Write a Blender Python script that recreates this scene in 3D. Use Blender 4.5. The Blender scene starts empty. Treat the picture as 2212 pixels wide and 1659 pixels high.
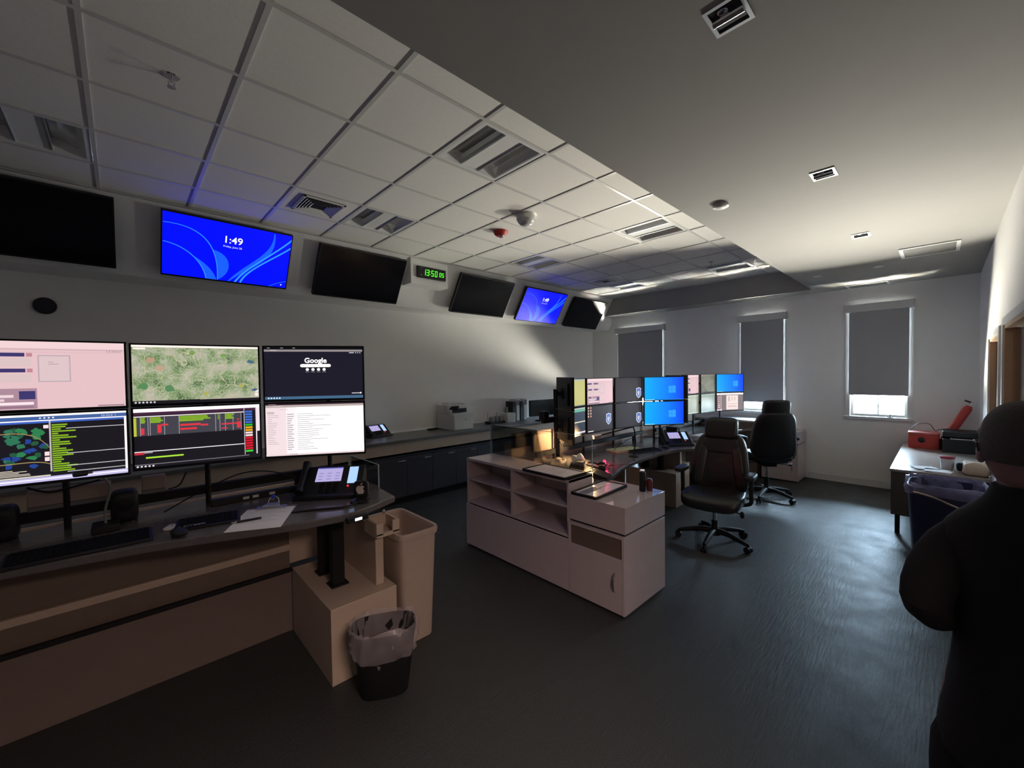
import bpy, bmesh, math, random
from mathutils import Vector, Matrix, Euler
random.seed(7)
S = bpy.context.scene
COL = S.collection
PI = math.pi

# ------------------------------------------------------------------ camera, world, exposure
def setup():
    cam_d = bpy.data.cameras.new('camera'); cam = bpy.data.objects.new('camera', cam_d); COL.objects.link(cam)
    yaw, pit, rol = math.radians(46.41089), math.radians(-1.39794), math.radians(-0.69437)
    f = Vector((math.cos(pit)*math.cos(yaw), math.cos(pit)*math.sin(yaw), math.sin(pit)))
    rt = Vector((math.sin(yaw), -math.cos(yaw), 0)); up = rt.cross(f)
    r2 = math.cos(rol)*rt + math.sin(rol)*up; u2 = -math.sin(rol)*rt + math.cos(rol)*up
    m = Matrix(((r2.x, u2.x, -f.x, 0), (r2.y, u2.y, -f.y, 0), (r2.z, u2.z, -f.z, 1.8), (0, 0, 0, 1)))
    cam.matrix_world = m
    cam_d.sensor_fit = 'HORIZONTAL'; cam_d.sensor_width = 36; cam_d.lens = 885.697/2212*36
    cam_d.clip_start = 0.02
    S.camera = cam
    S.cycles.diffuse_bounces = 8; S.cycles.max_bounces = 16; S.cycles.transparent_max_bounces = 16; S.cycles.sample_clamp_indirect = 12
    S.view_settings.view_transform = 'Standard'; S.view_settings.look = 'None'
    S.view_settings.exposure = 0.22; S.view_settings.gamma = 1.0; S.view_settings.use_curve_mapping = False
    w = bpy.data.worlds.new('daylight'); S.world = w; w.use_nodes = True
    nt = w.node_tree; bg = nt.nodes['Background']
    # overcast daylight above, sunlit pale ground below the horizon
    tc = nt.nodes.new('ShaderNodeTexCoord'); sx = nt.nodes.new('ShaderNodeSeparateXYZ')
    mr = nt.nodes.new('ShaderNodeMapRange'); mx = nt.nodes.new('ShaderNodeMix'); mx.data_type = 'RGBA'
    nt.links.new(tc.outputs['Generated'], sx.inputs[0]); nt.links.new(sx.outputs['Z'], mr.inputs['Value'])
    mr.inputs['From Min'].default_value = -0.05; mr.inputs['From Max'].default_value = 0.15
    m2 = nt.nodes.new('ShaderNodeMapRange'); m2.interpolation_type = 'SMOOTHSTEP'; nt.links.new(sx.outputs['Z'], m2.inputs['Value'])
    m2.inputs['From Min'].default_value = -0.43; m2.inputs['From Max'].default_value = -0.17
    m3 = nt.nodes.new('ShaderNodeMapRange'); m3.interpolation_type = 'SMOOTHSTEP'; nt.links.new(sx.outputs['Z'], m3.inputs['Value'])   # dims the steepest ground glow, shaped to calm the ceiling by the windows
    m3.inputs['From Min'].default_value = -0.42; m3.inputs['From Max'].default_value = -0.78; m3.inputs['To Max'].default_value = 0.86
    mm = nt.nodes.new('ShaderNodeMath'); mm.operation = 'MAXIMUM'; nt.links.new(m2.outputs[0], mm.inputs[0]); nt.links.new(m3.outputs[0], mm.inputs[1])
    mg = nt.nodes.new('ShaderNodeMix'); mg.data_type = 'RGBA'; nt.links.new(mm.outputs[0], mg.inputs[0])
    mg.inputs[6].default_value = (*GROUND, 1); mg.inputs[7].default_value = (*HORIZON, 1); mx.inputs[7].default_value = (*SKY, 1)
    nt.links.new(mg.outputs[2], mx.inputs[6])
    nt.links.new(mr.outputs[0], mx.inputs[0]); nt.links.new(mx.outputs[2], bg.inputs[0]); bg.inputs[1].default_value = 1.0
    # warm lamp in the corridor behind the right-hand wall
    def area(name, loc, rot, sx_, sy_, power, col):
        l = bpy.data.lights.new(name, 'AREA'); l.shape = 'RECTANGLE'; l.size = sx_; l.size_y = sy_
        l.energy = power; l.color = col
        o = bpy.data.objects.new(name, l); COL.objects.link(o); o.location = loc; o.rotation_euler = rot
        return o
    area('corridor_lamp_light', (0.50, -0.95, 2.35), (math.radians(18), 0, 0), 0.9, 0.4, CORR, (1.0, 0.74, 0.62))
    area('corridor_far_lamp_light', (2.5, -1.35, 1.95), Vector((0.8, 0.55, -0.12)).to_track_quat('-Z', 'Y').to_euler(), 0.5, 0.7, FAR, (1.0, 0.78, 0.60))
    for n, (y0, y1, z0, z1) in enumerate(((4.06, 5.18, 1.09, 1.26), (1.91, 2.57, 1.09, 1.26), (0.36, 1.01, 1.09, 1.42))):
        p = area('window_daylight', (8.43, (y0+y1)/2, (z0+z1)/2), (0, math.radians(90), 0), z1-z0, y1-y0, 1, (1, 1, 1))
        p.data.cycles.is_portal = True
GROUND = (960, 910, 775)     # sunlit ground glow, its band shaped to light the mid-room ceiling
HORIZON = (26, 29, 30)     # added dim band that keeps the near ceiling dark
SKY = (80, 114, 146)
CORR = 66.0
FAR = 28.0
setup()

# ------------------------------------------------------------------ materials
MC = {}
def mat(name, col, rough=0.5, metal=0.0, var=0.12, scale=30.0, bump=0.0, spec=0.5, bscale=None):
    if name in MC: return MC[name]
    m = bpy.data.materials.new(name); m.use_nodes = True; nt = m.node_tree; b = nt.nodes['Principled BSDF']
    tc = nt.nodes.new('ShaderNodeTexCoord'); nz = nt.nodes.new('ShaderNodeTexNoise'); nz.inputs['Scale'].default_value = scale
    nz.inputs['Detail'].default_value = 3
    mx = nt.nodes.new('ShaderNodeMix'); mx.data_type = 'RGBA'
    mx.inputs[6].default_value = (*[c*(1-var) for c in col], 1); mx.inputs[7].default_value = (*[min(1, c*(1+var)) for c in col], 1)
    nt.links.new(tc.outputs['Object'], nz.inputs['Vector']); nt.links.new(nz.outputs['Fac'], mx.inputs[0])
    nt.links.new(mx.outputs[2], b.inputs['Base Color'])
    b.inputs['Roughness'].default_value = rough; b.inputs['Metallic'].default_value = metal
    b.inputs['Specular IOR Level'].default_value = spec
    if bump:
        n2 = nt.nodes.new('ShaderNodeTexNoise'); n2.inputs['Scale'].default_value = bscale or scale*4
        bp = nt.nodes.new('ShaderNodeBump'); bp.inputs['Strength'].default_value = bump; bp.inputs['Distance'].default_value = 0.004
        nt.links.new(tc.outputs['Object'], n2.inputs['Vector']); nt.links.new(n2.outputs['Fac'], bp.inputs['Height'])
        nt.links.new(bp.outputs[0], b.inputs['Normal'])
    MC[name] = m; return m

def glow(col, k=1.0):
    """light given off by a lit display or lamp"""
    key = ('glow', tuple(round(c, 3) for c in col), k)
    if key in MC: return MC[key]
    m = bpy.data.materials.new('lit_display'); m.use_nodes = True; nt = m.node_tree
    b = nt.nodes['Principled BSDF']; b.inputs['Base Color'].default_value = (0.01, 0.01, 0.01, 1)
    b.inputs['Roughness'].default_value = 0.35
    b.inputs['Emission Color'].default_value = (*col, 1); b.inputs['Emission Strength'].default_value = k*0.87
    MC[key] = m; return m

def glass(name, tint=(1, 1, 1), refl=1.0, rough=0.0):
    if name in MC: return MC[name]
    m = bpy.data.materials.new(name); m.use_nodes = True; nt = m.node_tree; nt.nodes.clear()
    o = nt.nodes.new('ShaderNodeOutputMaterial'); mx = nt.nodes.new('ShaderNodeMixShader')
    t = nt.nodes.new('ShaderNodeBsdfTransparent'); g = nt.nodes.new('ShaderNodeBsdfGlossy'); fr = nt.nodes.new('ShaderNodeFresnel')
    mm = nt.nodes.new('ShaderNodeMath'); mm.operation = 'MULTIPLY'; mm.inputs[1].default_value = refl
    fr.inputs['IOR'].default_value = 1.45; g.inputs['Roughness'].default_value = rough; t.inputs[0].default_value = (*tint, 1)
    nt.links.new(fr.outputs[0], mm.inputs[0]); nt.links.new(mm.outputs[0], mx.inputs[0])
    nt.links.new(t.outputs[0], mx.inputs[1]); nt.links.new(g.outputs[0], mx.inputs[2]); nt.links.new(mx.outputs[0], o.inputs[0])
    MC[name] = m; return m

def film(name, col, alpha=0.45):
    """thin translucent plastic film"""
    if name in MC: return MC[name]
    m = bpy.data.materials.new(name); m.use_nodes = True; nt = m.node_tree; nt.nodes.clear()
    o = nt.nodes.new('ShaderNodeOutputMaterial'); mx = nt.nodes.new('ShaderNodeMixShader')
    t = nt.nodes.new('ShaderNodeBsdfTransparent'); p = nt.nodes.new('ShaderNodeBsdfPrincipled')
    p.inputs['Base Color'].default_value = (*col, 1); p.inputs['Roughness'].default_value = 0.25
    nz = nt.nodes.new('ShaderNodeTexNoise'); nz.inputs['Scale'].default_value = 14
    mr = nt.nodes.new('ShaderNodeMapRange'); mr.inputs['To Min'].default_value = alpha*0.6; mr.inputs['To Max'].default_value = min(1, alpha*1.4)
    tc = nt.nodes.new('ShaderNodeTexCoord'); nt.links.new(tc.outputs['Object'], nz.inputs['Vector'])
    nt.links.new(nz.outputs['Fac'], mr.inputs['Value']); nt.links.new(mr.outputs[0], mx.inputs[0])
    nt.links.new(t.outputs[0], mx.inputs[1]); nt.links.new(p.outputs[0], mx.inputs[2]); nt.links.new(mx.outputs[0], o.inputs[0])
    MC[name] = m; return m

def floor_mat():
    m = bpy.data.materials.new('speckled_vinyl'); m.use_nodes = True; nt = m.node_tree; b = nt.nodes['Principled BSDF']
    tc = nt.nodes.new('ShaderNodeTexCoord')
    n1 = nt.nodes.new('ShaderNodeTexNoise'); n1.inputs['Scale'].default_value = 220; n1.inputs['Detail'].default_value = 2
    rp = nt.nodes.new('ShaderNodeValToRGB'); e = rp.color_ramp.elements
    e[0].position = 0.35; e[0].color = (0.019, 0.0195, 0.0195, 1); e[1].position = 0.72; e[1].color = (0.064, 0.065, 0.066, 1)
    n2 = nt.nodes.new('ShaderNodeTexNoise'); n2.inputs['Scale'].default_value = 5.0; n2.inputs['Detail'].default_value = 8
    mp = nt.nodes.new('ShaderNodeMapping'); mp.inputs['Scale'].default_value = (1.0, 7.0, 1.0)
    n3 = nt.nodes.new('ShaderNodeTexNoise'); n3.inputs['Scale'].default_value = 9.0; n3.inputs['Detail'].default_value = 4
    bp = nt.nodes.new('ShaderNodeBump'); bp.inputs['Strength'].default_value = 0.22; bp.inputs['Distance'].default_value = 0.012
    mr = nt.nodes.new('ShaderNodeMapRange'); mr.inputs['To Min'].default_value = 0.42; mr.inputs['To Max'].default_value = 0.70
    L = nt.links.new
    b.inputs['Specular IOR Level'].default_value = 0.34
    L(tc.outputs['Object'], n1.inputs['Vector']); L(n1.outputs['Fac'], rp.inputs[0]); L(rp.outputs[0], b.inputs['Base Color'])
    L(tc.outputs['Object'], n2.inputs['Vector']); L(n2.outputs['Fac'], mr.inputs['Value']); L(mr.outputs[0], b.inputs['Roughness'])
    L(tc.outputs['Object'], mp.inputs[0]); L(mp.outputs[0], n3.inputs['Vector']); L(n3.outputs['Fac'], bp.inputs['Height']); L(bp.outputs[0], b.inputs['Normal'])
    return m

def map_mat(dim=1.0):
    """aerial town map on a display"""
    key = ('map', dim)
    if key in MC: return MC[key]
    m = bpy.data.materials.new('aerial_map'); m.use_nodes = True; nt = m.node_tree; b = nt.nodes['Principled BSDF']; L = nt.links.new
    tc = nt.nodes.new('ShaderNodeTexCoord')
    n1 = nt.nodes.new('ShaderNodeTexNoise'); n1.inputs['Scale'].default_value = 13; n1.inputs['Detail'].default_value = 12
    rp = nt.nodes.new('ShaderNodeValToRGB'); e = rp.color_ramp.elements
    e[0].position = 0.34; e[0].color = (0.07, 0.15, 0.05, 1); e[1].position = 0.66; e[1].color = (0.50, 0.46, 0.36, 1)
    x = e.new(0.46); x.color = (0.22, 0.32, 0.14, 1); y = e.new(0.55); y.color = (0.38, 0.42, 0.28, 1)
    v = nt.nodes.new('ShaderNodeTexVoronoi'); v.feature = 'DISTANCE_TO_EDGE'; v.inputs['Scale'].default_value = 85
    v2 = nt.nodes.new('ShaderNodeTexVoronoi'); v2.feature = 'DISTANCE_TO_EDGE'; v2.inputs['Scale'].default_value = 16
    nw = nt.nodes.new('ShaderNodeTexNoise'); nw.inputs['Scale'].default_value = 8
    ad = nt.nodes.new('ShaderNodeMix'); ad.data_type = 'RGBA'; ad.inputs[0].default_value = 0.12
    L(tc.outputs['Object'], nw.inputs['Vector']); L(tc.outputs['Object'], ad.inputs[6]); L(nw.outputs['Color'], ad.inputs[7])
    L(tc.outputs['Object'], n1.inputs['Vector']); L(ad.outputs[2], v.inputs['Vector']); L(ad.outputs[2], v2.inputs['Vector'])
    L(n1.outputs['Fac'], rp.inputs[0])
    lt = nt.nodes.new('ShaderNodeMath'); lt.operation = 'LESS_THAN'; lt.inputs[1].default_value = 0.06; L(v.outputs['Distance'], lt.inputs[0])
    l2 = nt.nodes.new('ShaderNodeMath'); l2.operation = 'LESS_THAN'; l2.inputs[1].default_value = 0.012; L(v2.outputs['Distance'], l2.inputs[0])
    h = nt.nodes.new('ShaderNodeMath'); h.operation = 'MULTIPLY'; h.inputs[1].default_value = 0.5; L(lt.outputs[0], h.inputs[0])
    m1 = nt.nodes.new('ShaderNodeMix'); m1.data_type = 'RGBA'; L(h.outputs[0], m1.inputs[0]); L(rp.outputs[0], m1.inputs[6]); m1.inputs[7].default_value = (0.62, 0.62, 0.48, 1)
    m2 = nt.nodes.new('ShaderNodeMix'); m2.data_type = 'RGBA'; L(l2.outputs[0], m2.inputs[0]); L(m1.outputs[2], m2.inputs[6]); m2.inputs[7].default_value = (0.62, 0.55, 0.38, 1)
    L(m2.outputs[2], b.inputs['Emission Color']); b.inputs['Emission Strength'].default_value = dim
    b.inputs['Base Color'].default_value = (0.01, 0.01, 0.01, 1)
    MC[key] = m; return m

def wallpaper_mat(c0, c1, k):
    """display background fading from one blue to another across its width"""
    key = ('wp', c0, c1, k)
    if key in MC: return MC[key]
    m = bpy.data.materials.new('display_wallpaper'); m.use_nodes = True; nt = m.node_tree; b = nt.nodes['Principled BSDF']; L = nt.links.new
    tc = nt.nodes.new('ShaderNodeTexCoord'); sx = nt.nodes.new('ShaderNodeSeparateXYZ'); mr = nt.nodes.new('ShaderNodeMapRange')
    mr.inputs['From Min'].default_value = -0.27; mr.inputs['From Max'].default_value = 0.27
    mx = nt.nodes.new('ShaderNodeMix'); mx.data_type = 'RGBA'; mx.inputs[6].default_value = (*c0, 1); mx.inputs[7].default_value = (*c1, 1)
    L(tc.outputs['Object'], sx.inputs[0]); L(sx.outputs['X'], mr.inputs['Value']); L(mr.outputs[0], mx.inputs[0])
    L(mx.outputs[2], b.inputs['Emission Color']); b.inputs['Emission Strength'].default_value = k
    b.inputs['Base Color'].default_value = (0.01, 0.01, 0.01, 1)
    MC[key] = m; return m

M = dict(
    wall=mat('painted_wall', (0.88, 0.88, 0.86), 0.7, var=0.03, scale=6, bump=0.06, bscale=260),
    white=mat('white_paint', (0.74, 0.75, 0.74), 0.5, var=0.03, scale=8),
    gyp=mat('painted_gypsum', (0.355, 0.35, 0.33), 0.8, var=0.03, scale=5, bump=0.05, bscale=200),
    tile=mat('mineral_fibre_tile', (0.83, 0.82, 0.78), 0.9, var=0.05, scale=60, bump=0.25, bscale=400),
    grid=mat('grid_steel_white', (0.62, 0.62, 0.60), 0.32, var=0.03),
    floor=floor_mat(),
    blind=mat('blind_fabric', (0.40, 0.41, 0.43), 0.85, var=0.06, scale=90, bump=0.1, bscale=900),
    alu=mat('satin_aluminium', (0.6, 0.62, 0.64), 0.35, 1.0, var=0.05),
    chrome=mat('chrome', (0.75, 0.75, 0.76), 0.15, 1.0, var=0.03),
    reflector=mat('lamp_reflector', (0.75, 0.75, 0.74), 0.25, 0.6, var=0.03),
    blackp=mat('black_plastic', (0.011, 0.011, 0.013), 0.5, spec=.35, var=0.2, scale=60),
    blackm=mat('black_metal', (0.010, 0.010, 0.011), 0.6, 0.0, var=0.2, spec=.25),
    dglass=mat('dark_display_glass', (0.006, 0.006, 0.009), 0.16, var=0.1),
    wood=mat('taupe_laminate', (0.54, 0.455, 0.46), 0.27, var=0.07, scale=14, bump=0.03),
    woodg=mat('glossy_taupe_top', (0.54, 0.455, 0.46), 0.05, var=0.05, scale=14, spec=1.0),
    woodl=mat('beige_laminate', (0.50, 0.39, 0.31), 0.45, var=0.08, scale=12, bump=0.03),
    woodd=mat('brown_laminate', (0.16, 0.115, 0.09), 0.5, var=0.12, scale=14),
    oak=mat('oak_frame', (0.62, 0.40, 0.24), 0.4, var=0.12, scale=10),
    desk=mat('dark_worktop', (0.115, 0.106, 0.106), 0.19, var=0.15, scale=45, bump=0.02),
    counter=mat('grey_counter', (0.13, 0.13, 0.125), 0.34, var=0.12, scale=70),
    darklam=mat('charcoal_laminate', (0.040, 0.040, 0.055), 0.5, var=0.12, scale=20),
    leather=mat('black_leather', (0.009, 0.009, 0.0095), 0.38, var=0.25, scale=60, bump=0.25, bscale=320),
    tan=mat('tan_plastic', (0.46, 0.36, 0.30), 0.5, var=0.05, scale=20, bump=0.03),
    navy=mat('navy_plastic', (0.015, 0.017, 0.05), 0.4, var=0.1),
    red=mat('red_paint', (0.42, 0.03, 0.022), 0.45, var=0.15),
    paper=mat('white_paper', (0.80, 0.78, 0.78), 0.8, var=0.03, scale=50),
    card=mat('manila_card', (0.62, 0.48, 0.34), 0.75, var=0.08, scale=30),
    offwhite=mat('off_white_plastic', (0.62, 0.62, 0.58), 0.4, var=0.04),
    beige=mat('beige_plastic', (0.34, 0.26, 0.23), 0.5, var=0.06),
    ink=mat('grey_print', (0.16, 0.16, 0.22), 0.7, var=0.1),
    skin=mat('skin', (0.24, 0.135, 0.12), 0.5, var=0.1),
    hair=mat('short_grey_brown_hair', (0.06, 0.05, 0.048), 0.75, var=0.4, scale=120, bump=0.5, bscale=300),
    cloth=mat('black_cloth', (0.006, 0.006, 0.0065), 0.9, var=0.25, scale=90, bump=0.2, bscale=500),
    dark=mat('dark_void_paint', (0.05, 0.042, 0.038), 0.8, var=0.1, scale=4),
    bluep=mat('blue_plastic', (0.02, 0.06, 0.6), 0.4, var=0.05),
)
M['pane'] = glass('window_glass'); M['screenglass'] = glass('divider_glass', (0.93, 0.96, 0.95), 0.9)
M['edge'] = mat('glass_edge', (0.45, 0.55, 0.55), 0.2, var=0.05)
M['liner'] = film('clear_bin_liner', (0.66, 0.58, 0.62), 0.22)

# ------------------------------------------------------------------ mesh builder
class MB:
    def __init__(s): s.v = []; s.f = []; s.m = []; s.mats = []
    def mi(s, m):
        if m not in s.mats: s.mats.append(m)
        return s.mats.index(m)
    def add(s, vs, fs, m, T=None):
        k = len(s.v); i = s.mi(m)
        for p in vs:
            p = Vector(p); s.v.append(T @ p if T is not None else p)
        for f in fs: s.f.append([k+j for j in f]); s.m.append(i)
        return s
    def box(s, x0, x1, y0, y1, z0, z1, m, T=None):
        vs = [(x0, y0, z0), (x1, y0, z0), (x1, y1, z0), (x0, y1, z0), (x0, y0, z1), (x1, y0, z1), (x1, y1, z1), (x0, y1, z1)]
        return s.add(vs, [(0, 3, 2, 1), (4, 5, 6, 7), (0, 1, 5, 4), (1, 2, 6, 5), (2, 3, 7, 6), (3, 0, 4, 7)], m, T)
    def prism(s, poly, z0, z1, m, T=None):
        n = len(poly); a = sum(poly[i][0]*poly[(i+1) % n][1]-poly[(i+1) % n][0]*poly[i][1] for i in range(n))
        if a < 0: poly = poly[::-1]
        vs = [(x, y, z0) for x, y in poly]+[(x, y, z1) for x, y in poly]
        fs = [tuple(range(n))[::-1], tuple(range(n, 2*n))]+[(i, (i+1) % n, n+(i+1) % n, n+i) for i in range(n)]
        return s.add(vs, fs, m, T)
    def prismx(s, prof, x0, x1, m):
        """profile of (y, z) points run along x"""
        T = Matrix(((0, 0, 1, 0), (1, 0, 0, 0), (0, 1, 0, 0), (0, 0, 0, 1)))
        return s.prism(prof, x0, x1, m, T)
    def quad(s, a, b, c, d, m, T=None): return s.add([a, b, c, d], [(0, 1, 2, 3)], m, T)
    def tube(s, pts, r, m, n=8, T=None, cap=True, smooth=0):
        pts = [Vector(p) for p in pts]
        if smooth:
            out = []
            for i in range(len(pts)-1):
                p0 = pts[max(0, i-1)]; p1 = pts[i]; p2 = pts[i+1]; p3 = pts[min(len(pts)-1, i+2)]
                for j in range(smooth):
                    t = j/smooth
                    out.append(0.5*((2*p1)+(p2-p0)*t+(2*p0-5*p1+4*p2-p3)*t*t+(3*p1-p0-3*p2+p3)*t**3))
            pts = out+[pts[-1]]
        vs = []; fs = []; L = len(pts); rr = r if isinstance(r, (list, tuple)) else [r]*L
        if len(rr) != L: rr = [rr[0]+(rr[-1]-rr[0])*i/(L-1) for i in range(L)]
        ref = Vector((0, 0, 1))
        for i, p in enumerate(pts):
            d = (pts[min(L-1, i+1)]-pts[max(0, i-1)]).normalized()
            u = d.cross(ref)
            if u.length < 1e-3: u = d.cross(Vector((1, 0, 0)))
            u.normalize(); w = d.cross(u).normalized(); ref = u.cross(d) if abs(u.cross(d).z) > 1e-6 else ref
            for k in range(n):
                a = 2*PI*k/n; vs.append(p+(u*math.cos(a)+w*math.sin(a))*rr[i])
        for i in range(L-1):
            for k in range(n): fs.append((i*n+k, i*n+(k+1) % n, (i+1)*n+(k+1) % n, (i+1)*n+k))
        if cap: fs += [tuple(range(n))[::-1], tuple(range((L-1)*n, L*n))]
        return s.add(vs, fs, m, T)
    def cyl(s, x, y, z0, z1, r, m, n=24, r1=None, T=None): return s.tube([(x, y, z0), (x, y, z1)], [r, r if r1 is None else r1], m, n, T)
    def lathe(s, prof, m, n=28, c=(0, 0, 0), T=None):
        vs = []; fs = []; L = len(prof)
        for r, z in prof:
            for k in range(n): a = 2*PI*k/n; vs.append((c[0]+r*math.cos(a), c[1]+r*math.sin(a), c[2]+z))
        for i in range(L-1):
            for k in range(n): fs.append((i*n+k, i*n+(k+1) % n, (i+1)*n+(k+1) % n, (i+1)*n+k))
        fs += [tuple(range(n))[::-1], tuple(range((L-1)*n, L*n))]
        return s.add(vs, fs, m, T)
    def loft(s, rings, m, n=40, p=4.0, cap0=True, cap1=False, T=None, jitter=None):
        """rings of (cx, cy, z, rx, ry) superellipses"""
        vs = []; fs = []
        for i, (cx, cy, z, rx, ry) in enumerate(rings):
            for k in range(n):
                a = 2*PI*k/n; c, d = math.cos(a), math.sin(a)
                x = math.copysign(abs(c)**(2/p), c)*rx; y = math.copysign(abs(d)**(2/p), d)*ry
                if jitter: dx, dy, dz = jitter(i, k, a)
                else: dx = dy = dz = 0
                vs.append((cx+x+dx, cy+y+dy, z+dz))
        L = len(rings)
        for i in range(L-1):
            for k in range(n): fs.append((i*n+k, i*n+(k+1) % n, (i+1)*n+(k+1) % n, (i+1)*n+k))
        if cap0: fs.append(tuple(range(n))[::-1])
        if cap1: fs.append(tuple(range((L-1)*n, L*n)))
        return s.add(vs, fs, m, T)
    def cushion(s, c, d, m, e=0.35, nu=28, nv=16, bend=None, T=None):
        """padded rounded block: superellipsoid of full size d about c"""
        def pw(x, q): return math.copysign(abs(x)**q, x)
        vs = []; fs = []
        for i in range(nv+1):
            v = -PI/2+PI*i/nv
            for k in range(nu):
                u = 2*PI*k/nu
                x = pw(math.cos(v), e)*pw(math.cos(u), e); y = pw(math.cos(v), e)*pw(math.sin(u), e); z = pw(math.sin(v), e)
                p = Vector((x*d[0]/2, y*d[1]/2, z*d[2]/2))
                if bend: p = Vector(bend(p.x, p.y, p.z))
                vs.append(p+Vector(c))
        for i in range(nv):
            for k in range(nu): fs.append((i*nu+k, i*nu+(k+1) % nu, (i+1)*nu+(k+1) % nu, (i+1)*nu+k))
        return s.add(vs, fs, m, T)
    def text(s, txt, size, m, T, align='LEFT', bold=0.0, sx=1.0):
        """flat lettering in the local xy plane"""
        cu = bpy.data.curves.new('lettering', 'FONT'); cu.body = txt; cu.size = size; cu.align_x = align; cu.offset = bold; cu.resolution_u = 3
        ob = bpy.data.objects.new('lettering', cu); COL.objects.link(ob)
        dg = bpy.context.evaluated_depsgraph_get(); me = ob.evaluated_get(dg).to_mesh()
        vs = [(v.co.x*sx, v.co.y, v.co.z) for v in me.vertices]; fs = [tuple(p.vertices) for p in me.polygons]
        s.add(vs, fs, m, T)
        ob.evaluated_get(dg).to_mesh_clear(); bpy.data.objects.remove(ob); bpy.data.curves.remove(cu)
        return s
    def build(s, name, parent=None, o=(0, 0, 0), bevel=0.0, smooth=True, seg=2, sub=0):
        """o: origin to subtract; the object is placed there unless it has a parent"""
        o = Vector(o); me = bpy.data.meshes.new(name)
        me.from_pydata([tuple(v-o) for v in s.v], [], s.f); me.validate()
        for m in s.mats: me.materials.append(m)
        for p, i in zip(me.polygons, s.m): p.material_index = i
        bm = bmesh.new(); bm.from_mesh(me); bmesh.ops.remove_doubles(bm, verts=bm.verts, dist=1e-6)
        bm.to_mesh(me); bm.free()
        if smooth:
            me.shade_smooth()
            me.set_sharp_from_angle(angle=math.radians(38))
        ob = bpy.data.objects.new(name, me); COL.objects.link(ob)
        if parent: ob.parent = parent
        else: ob.location = o
        if bevel:
            b = ob.modifiers.new('bevel', 'BEVEL'); b.width = bevel; b.segments = seg; b.limit_method = 'ANGLE'; b.angle_limit = math.radians(40)
            b.harden_normals = False
        if sub:
            q = ob.modifiers.new('sub', 'SUBSURF'); q.levels = sub; q.render_levels = sub
        return ob

def tag(o, label, cat, group=None, kind=None):
    o['label'] = label; o['category'] = cat
    if group: o['group'] = group
    if kind: o['kind'] = kind
    return o
def thing(name, label, cat, loc=(0, 0, 0), rz=0.0, group=None):
    o = bpy.data.objects.new(name, None); COL.objects.link(o); o.location = loc; o.rotation_euler = (0, 0, rz)
    o.empty_display_size = 0.05
    return tag(o, label, cat, group)
def struct(mb, name, parent=None, o=(0, 0, 0), **k):
    ob = mb.build(name, parent, o, **k)
    if not parent: ob['kind'] = 'structure'
    return ob
def dup(root, loc=None, rz=None, label=None):
    r = root.copy(); COL.objects.link(r)
    if loc is not None: r.location = loc
    if rz is not None: r.rotation_euler = (0, 0, rz)
    if label: r['label'] = label
    for ch in list(root.children):
        c = ch.copy(); COL.objects.link(c); c.parent = r
        for g in list(ch.children):
            d = g.copy(); COL.objects.link(d); d.parent = c
    return r

# ------------------------------------------------------------------ the room
XW, YL, YR, XB = 8.33, 5.885, -0.34, -3.0      # window wall, screen wall, right wall, back wall
ZT, ZG = 3.442, 3.075                          # tile ceiling, gypsum soffit
EY, EX = 1.445, 7.94                           # edges of the tiled recess

struct(MB().box(XB-.2, XW+.3, -2.4, YL+.2, -0.1, 0, M['floor']), 'floor', smooth=False)
struct(MB().box(XB-.1, XW+.25, YL, YL+.12, 0, 3.5, M['wall']), 'wall_left', smooth=False)
struct(MB().box(XB-.12, XB, -2.3, YL, 0, 3.5, M['wall']), 'wall_back', smooth=False)
WIN = [(4.098, 5.141), (1.913, 2.560), (0.352, 1.005)]
WZ0, WZ1 = 1.08, 2.785
mb = MB(); ys = [-2.3, .352, 1.005, 1.913, 2.560, 4.098, 5.141, YL]
for i in range(0, 8, 2): mb.box(XW, XW+.16, ys[i], ys[i+1], 0, 3.5, M['wall'])
for a, b in WIN:
    mb.box(XW, XW+.16, a, b, 0, WZ0, M['wall']); mb.box(XW, XW+.16, a, b, WZ1, 3.5, M['wall'])
struct(mb, 'wall_far', smooth=False)
# right-hand wall with an open doorway and two glazed openings onto the corridor
mb = MB()
OPN = [(-.6, 1.10, 0, 2.14), (3.0, 5.10, 0.95, 2.14), (5.50, 6.58, 0.95, 2.10)]
xs = [XB]
for a, b, z0, z1 in OPN:
    mb.box(xs[-1], a, YR-.12, YR, 0, 3.5, M['wall']); xs.append(b)
    mb.box(a, b, YR-.12, YR, z1, 3.5, M['wall'])
    if z0: mb.box(a, b, YR-.12, YR, 0, z0, M['wall'])
mb.box(xs[-1], XW, YR-.12, YR, 0, 3.5, M['wall'])
struct(mb, 'wall_right', smooth=False)
for n, (a, b, z0, z1) in enumerate(OPN[1:]):
    w = MB(); t = 0.028
    w.box(a, a+t, YR-.09, YR+.004, z0, z1, M['oak']).box(b-t, b, YR-.09, YR+.004, z0, z1, M['oak'])
    w.box(a+t, b-t, YR-.09, YR+.004, z0, z0+t, M['oak']).box(a+t, b-t, YR-.09, YR+.004, z1-t, z1, M['oak'])
    wo = struct(w, 'window_%d' % (n+4), smooth=False)
    MB().box(a+t, b-t, YR-.046, YR-.038, z0+t, z1-t, M['pane']).build('pane', wo, smooth=False)
    c = MB(); k = 0.06
    c.box(a-k, a, YR, YR+.014, z0-k, z1+k, M['white']).box(b, b+k, YR, YR+.014, z0-k, z1+k, M['white'])
    c.box(a, b, YR, YR+.014, z1, z1+k, M['white']).box(a, b, YR, YR+.014, z0-k, z0, M['white'])
    c.build('casing', wo, smooth=False)
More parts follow.
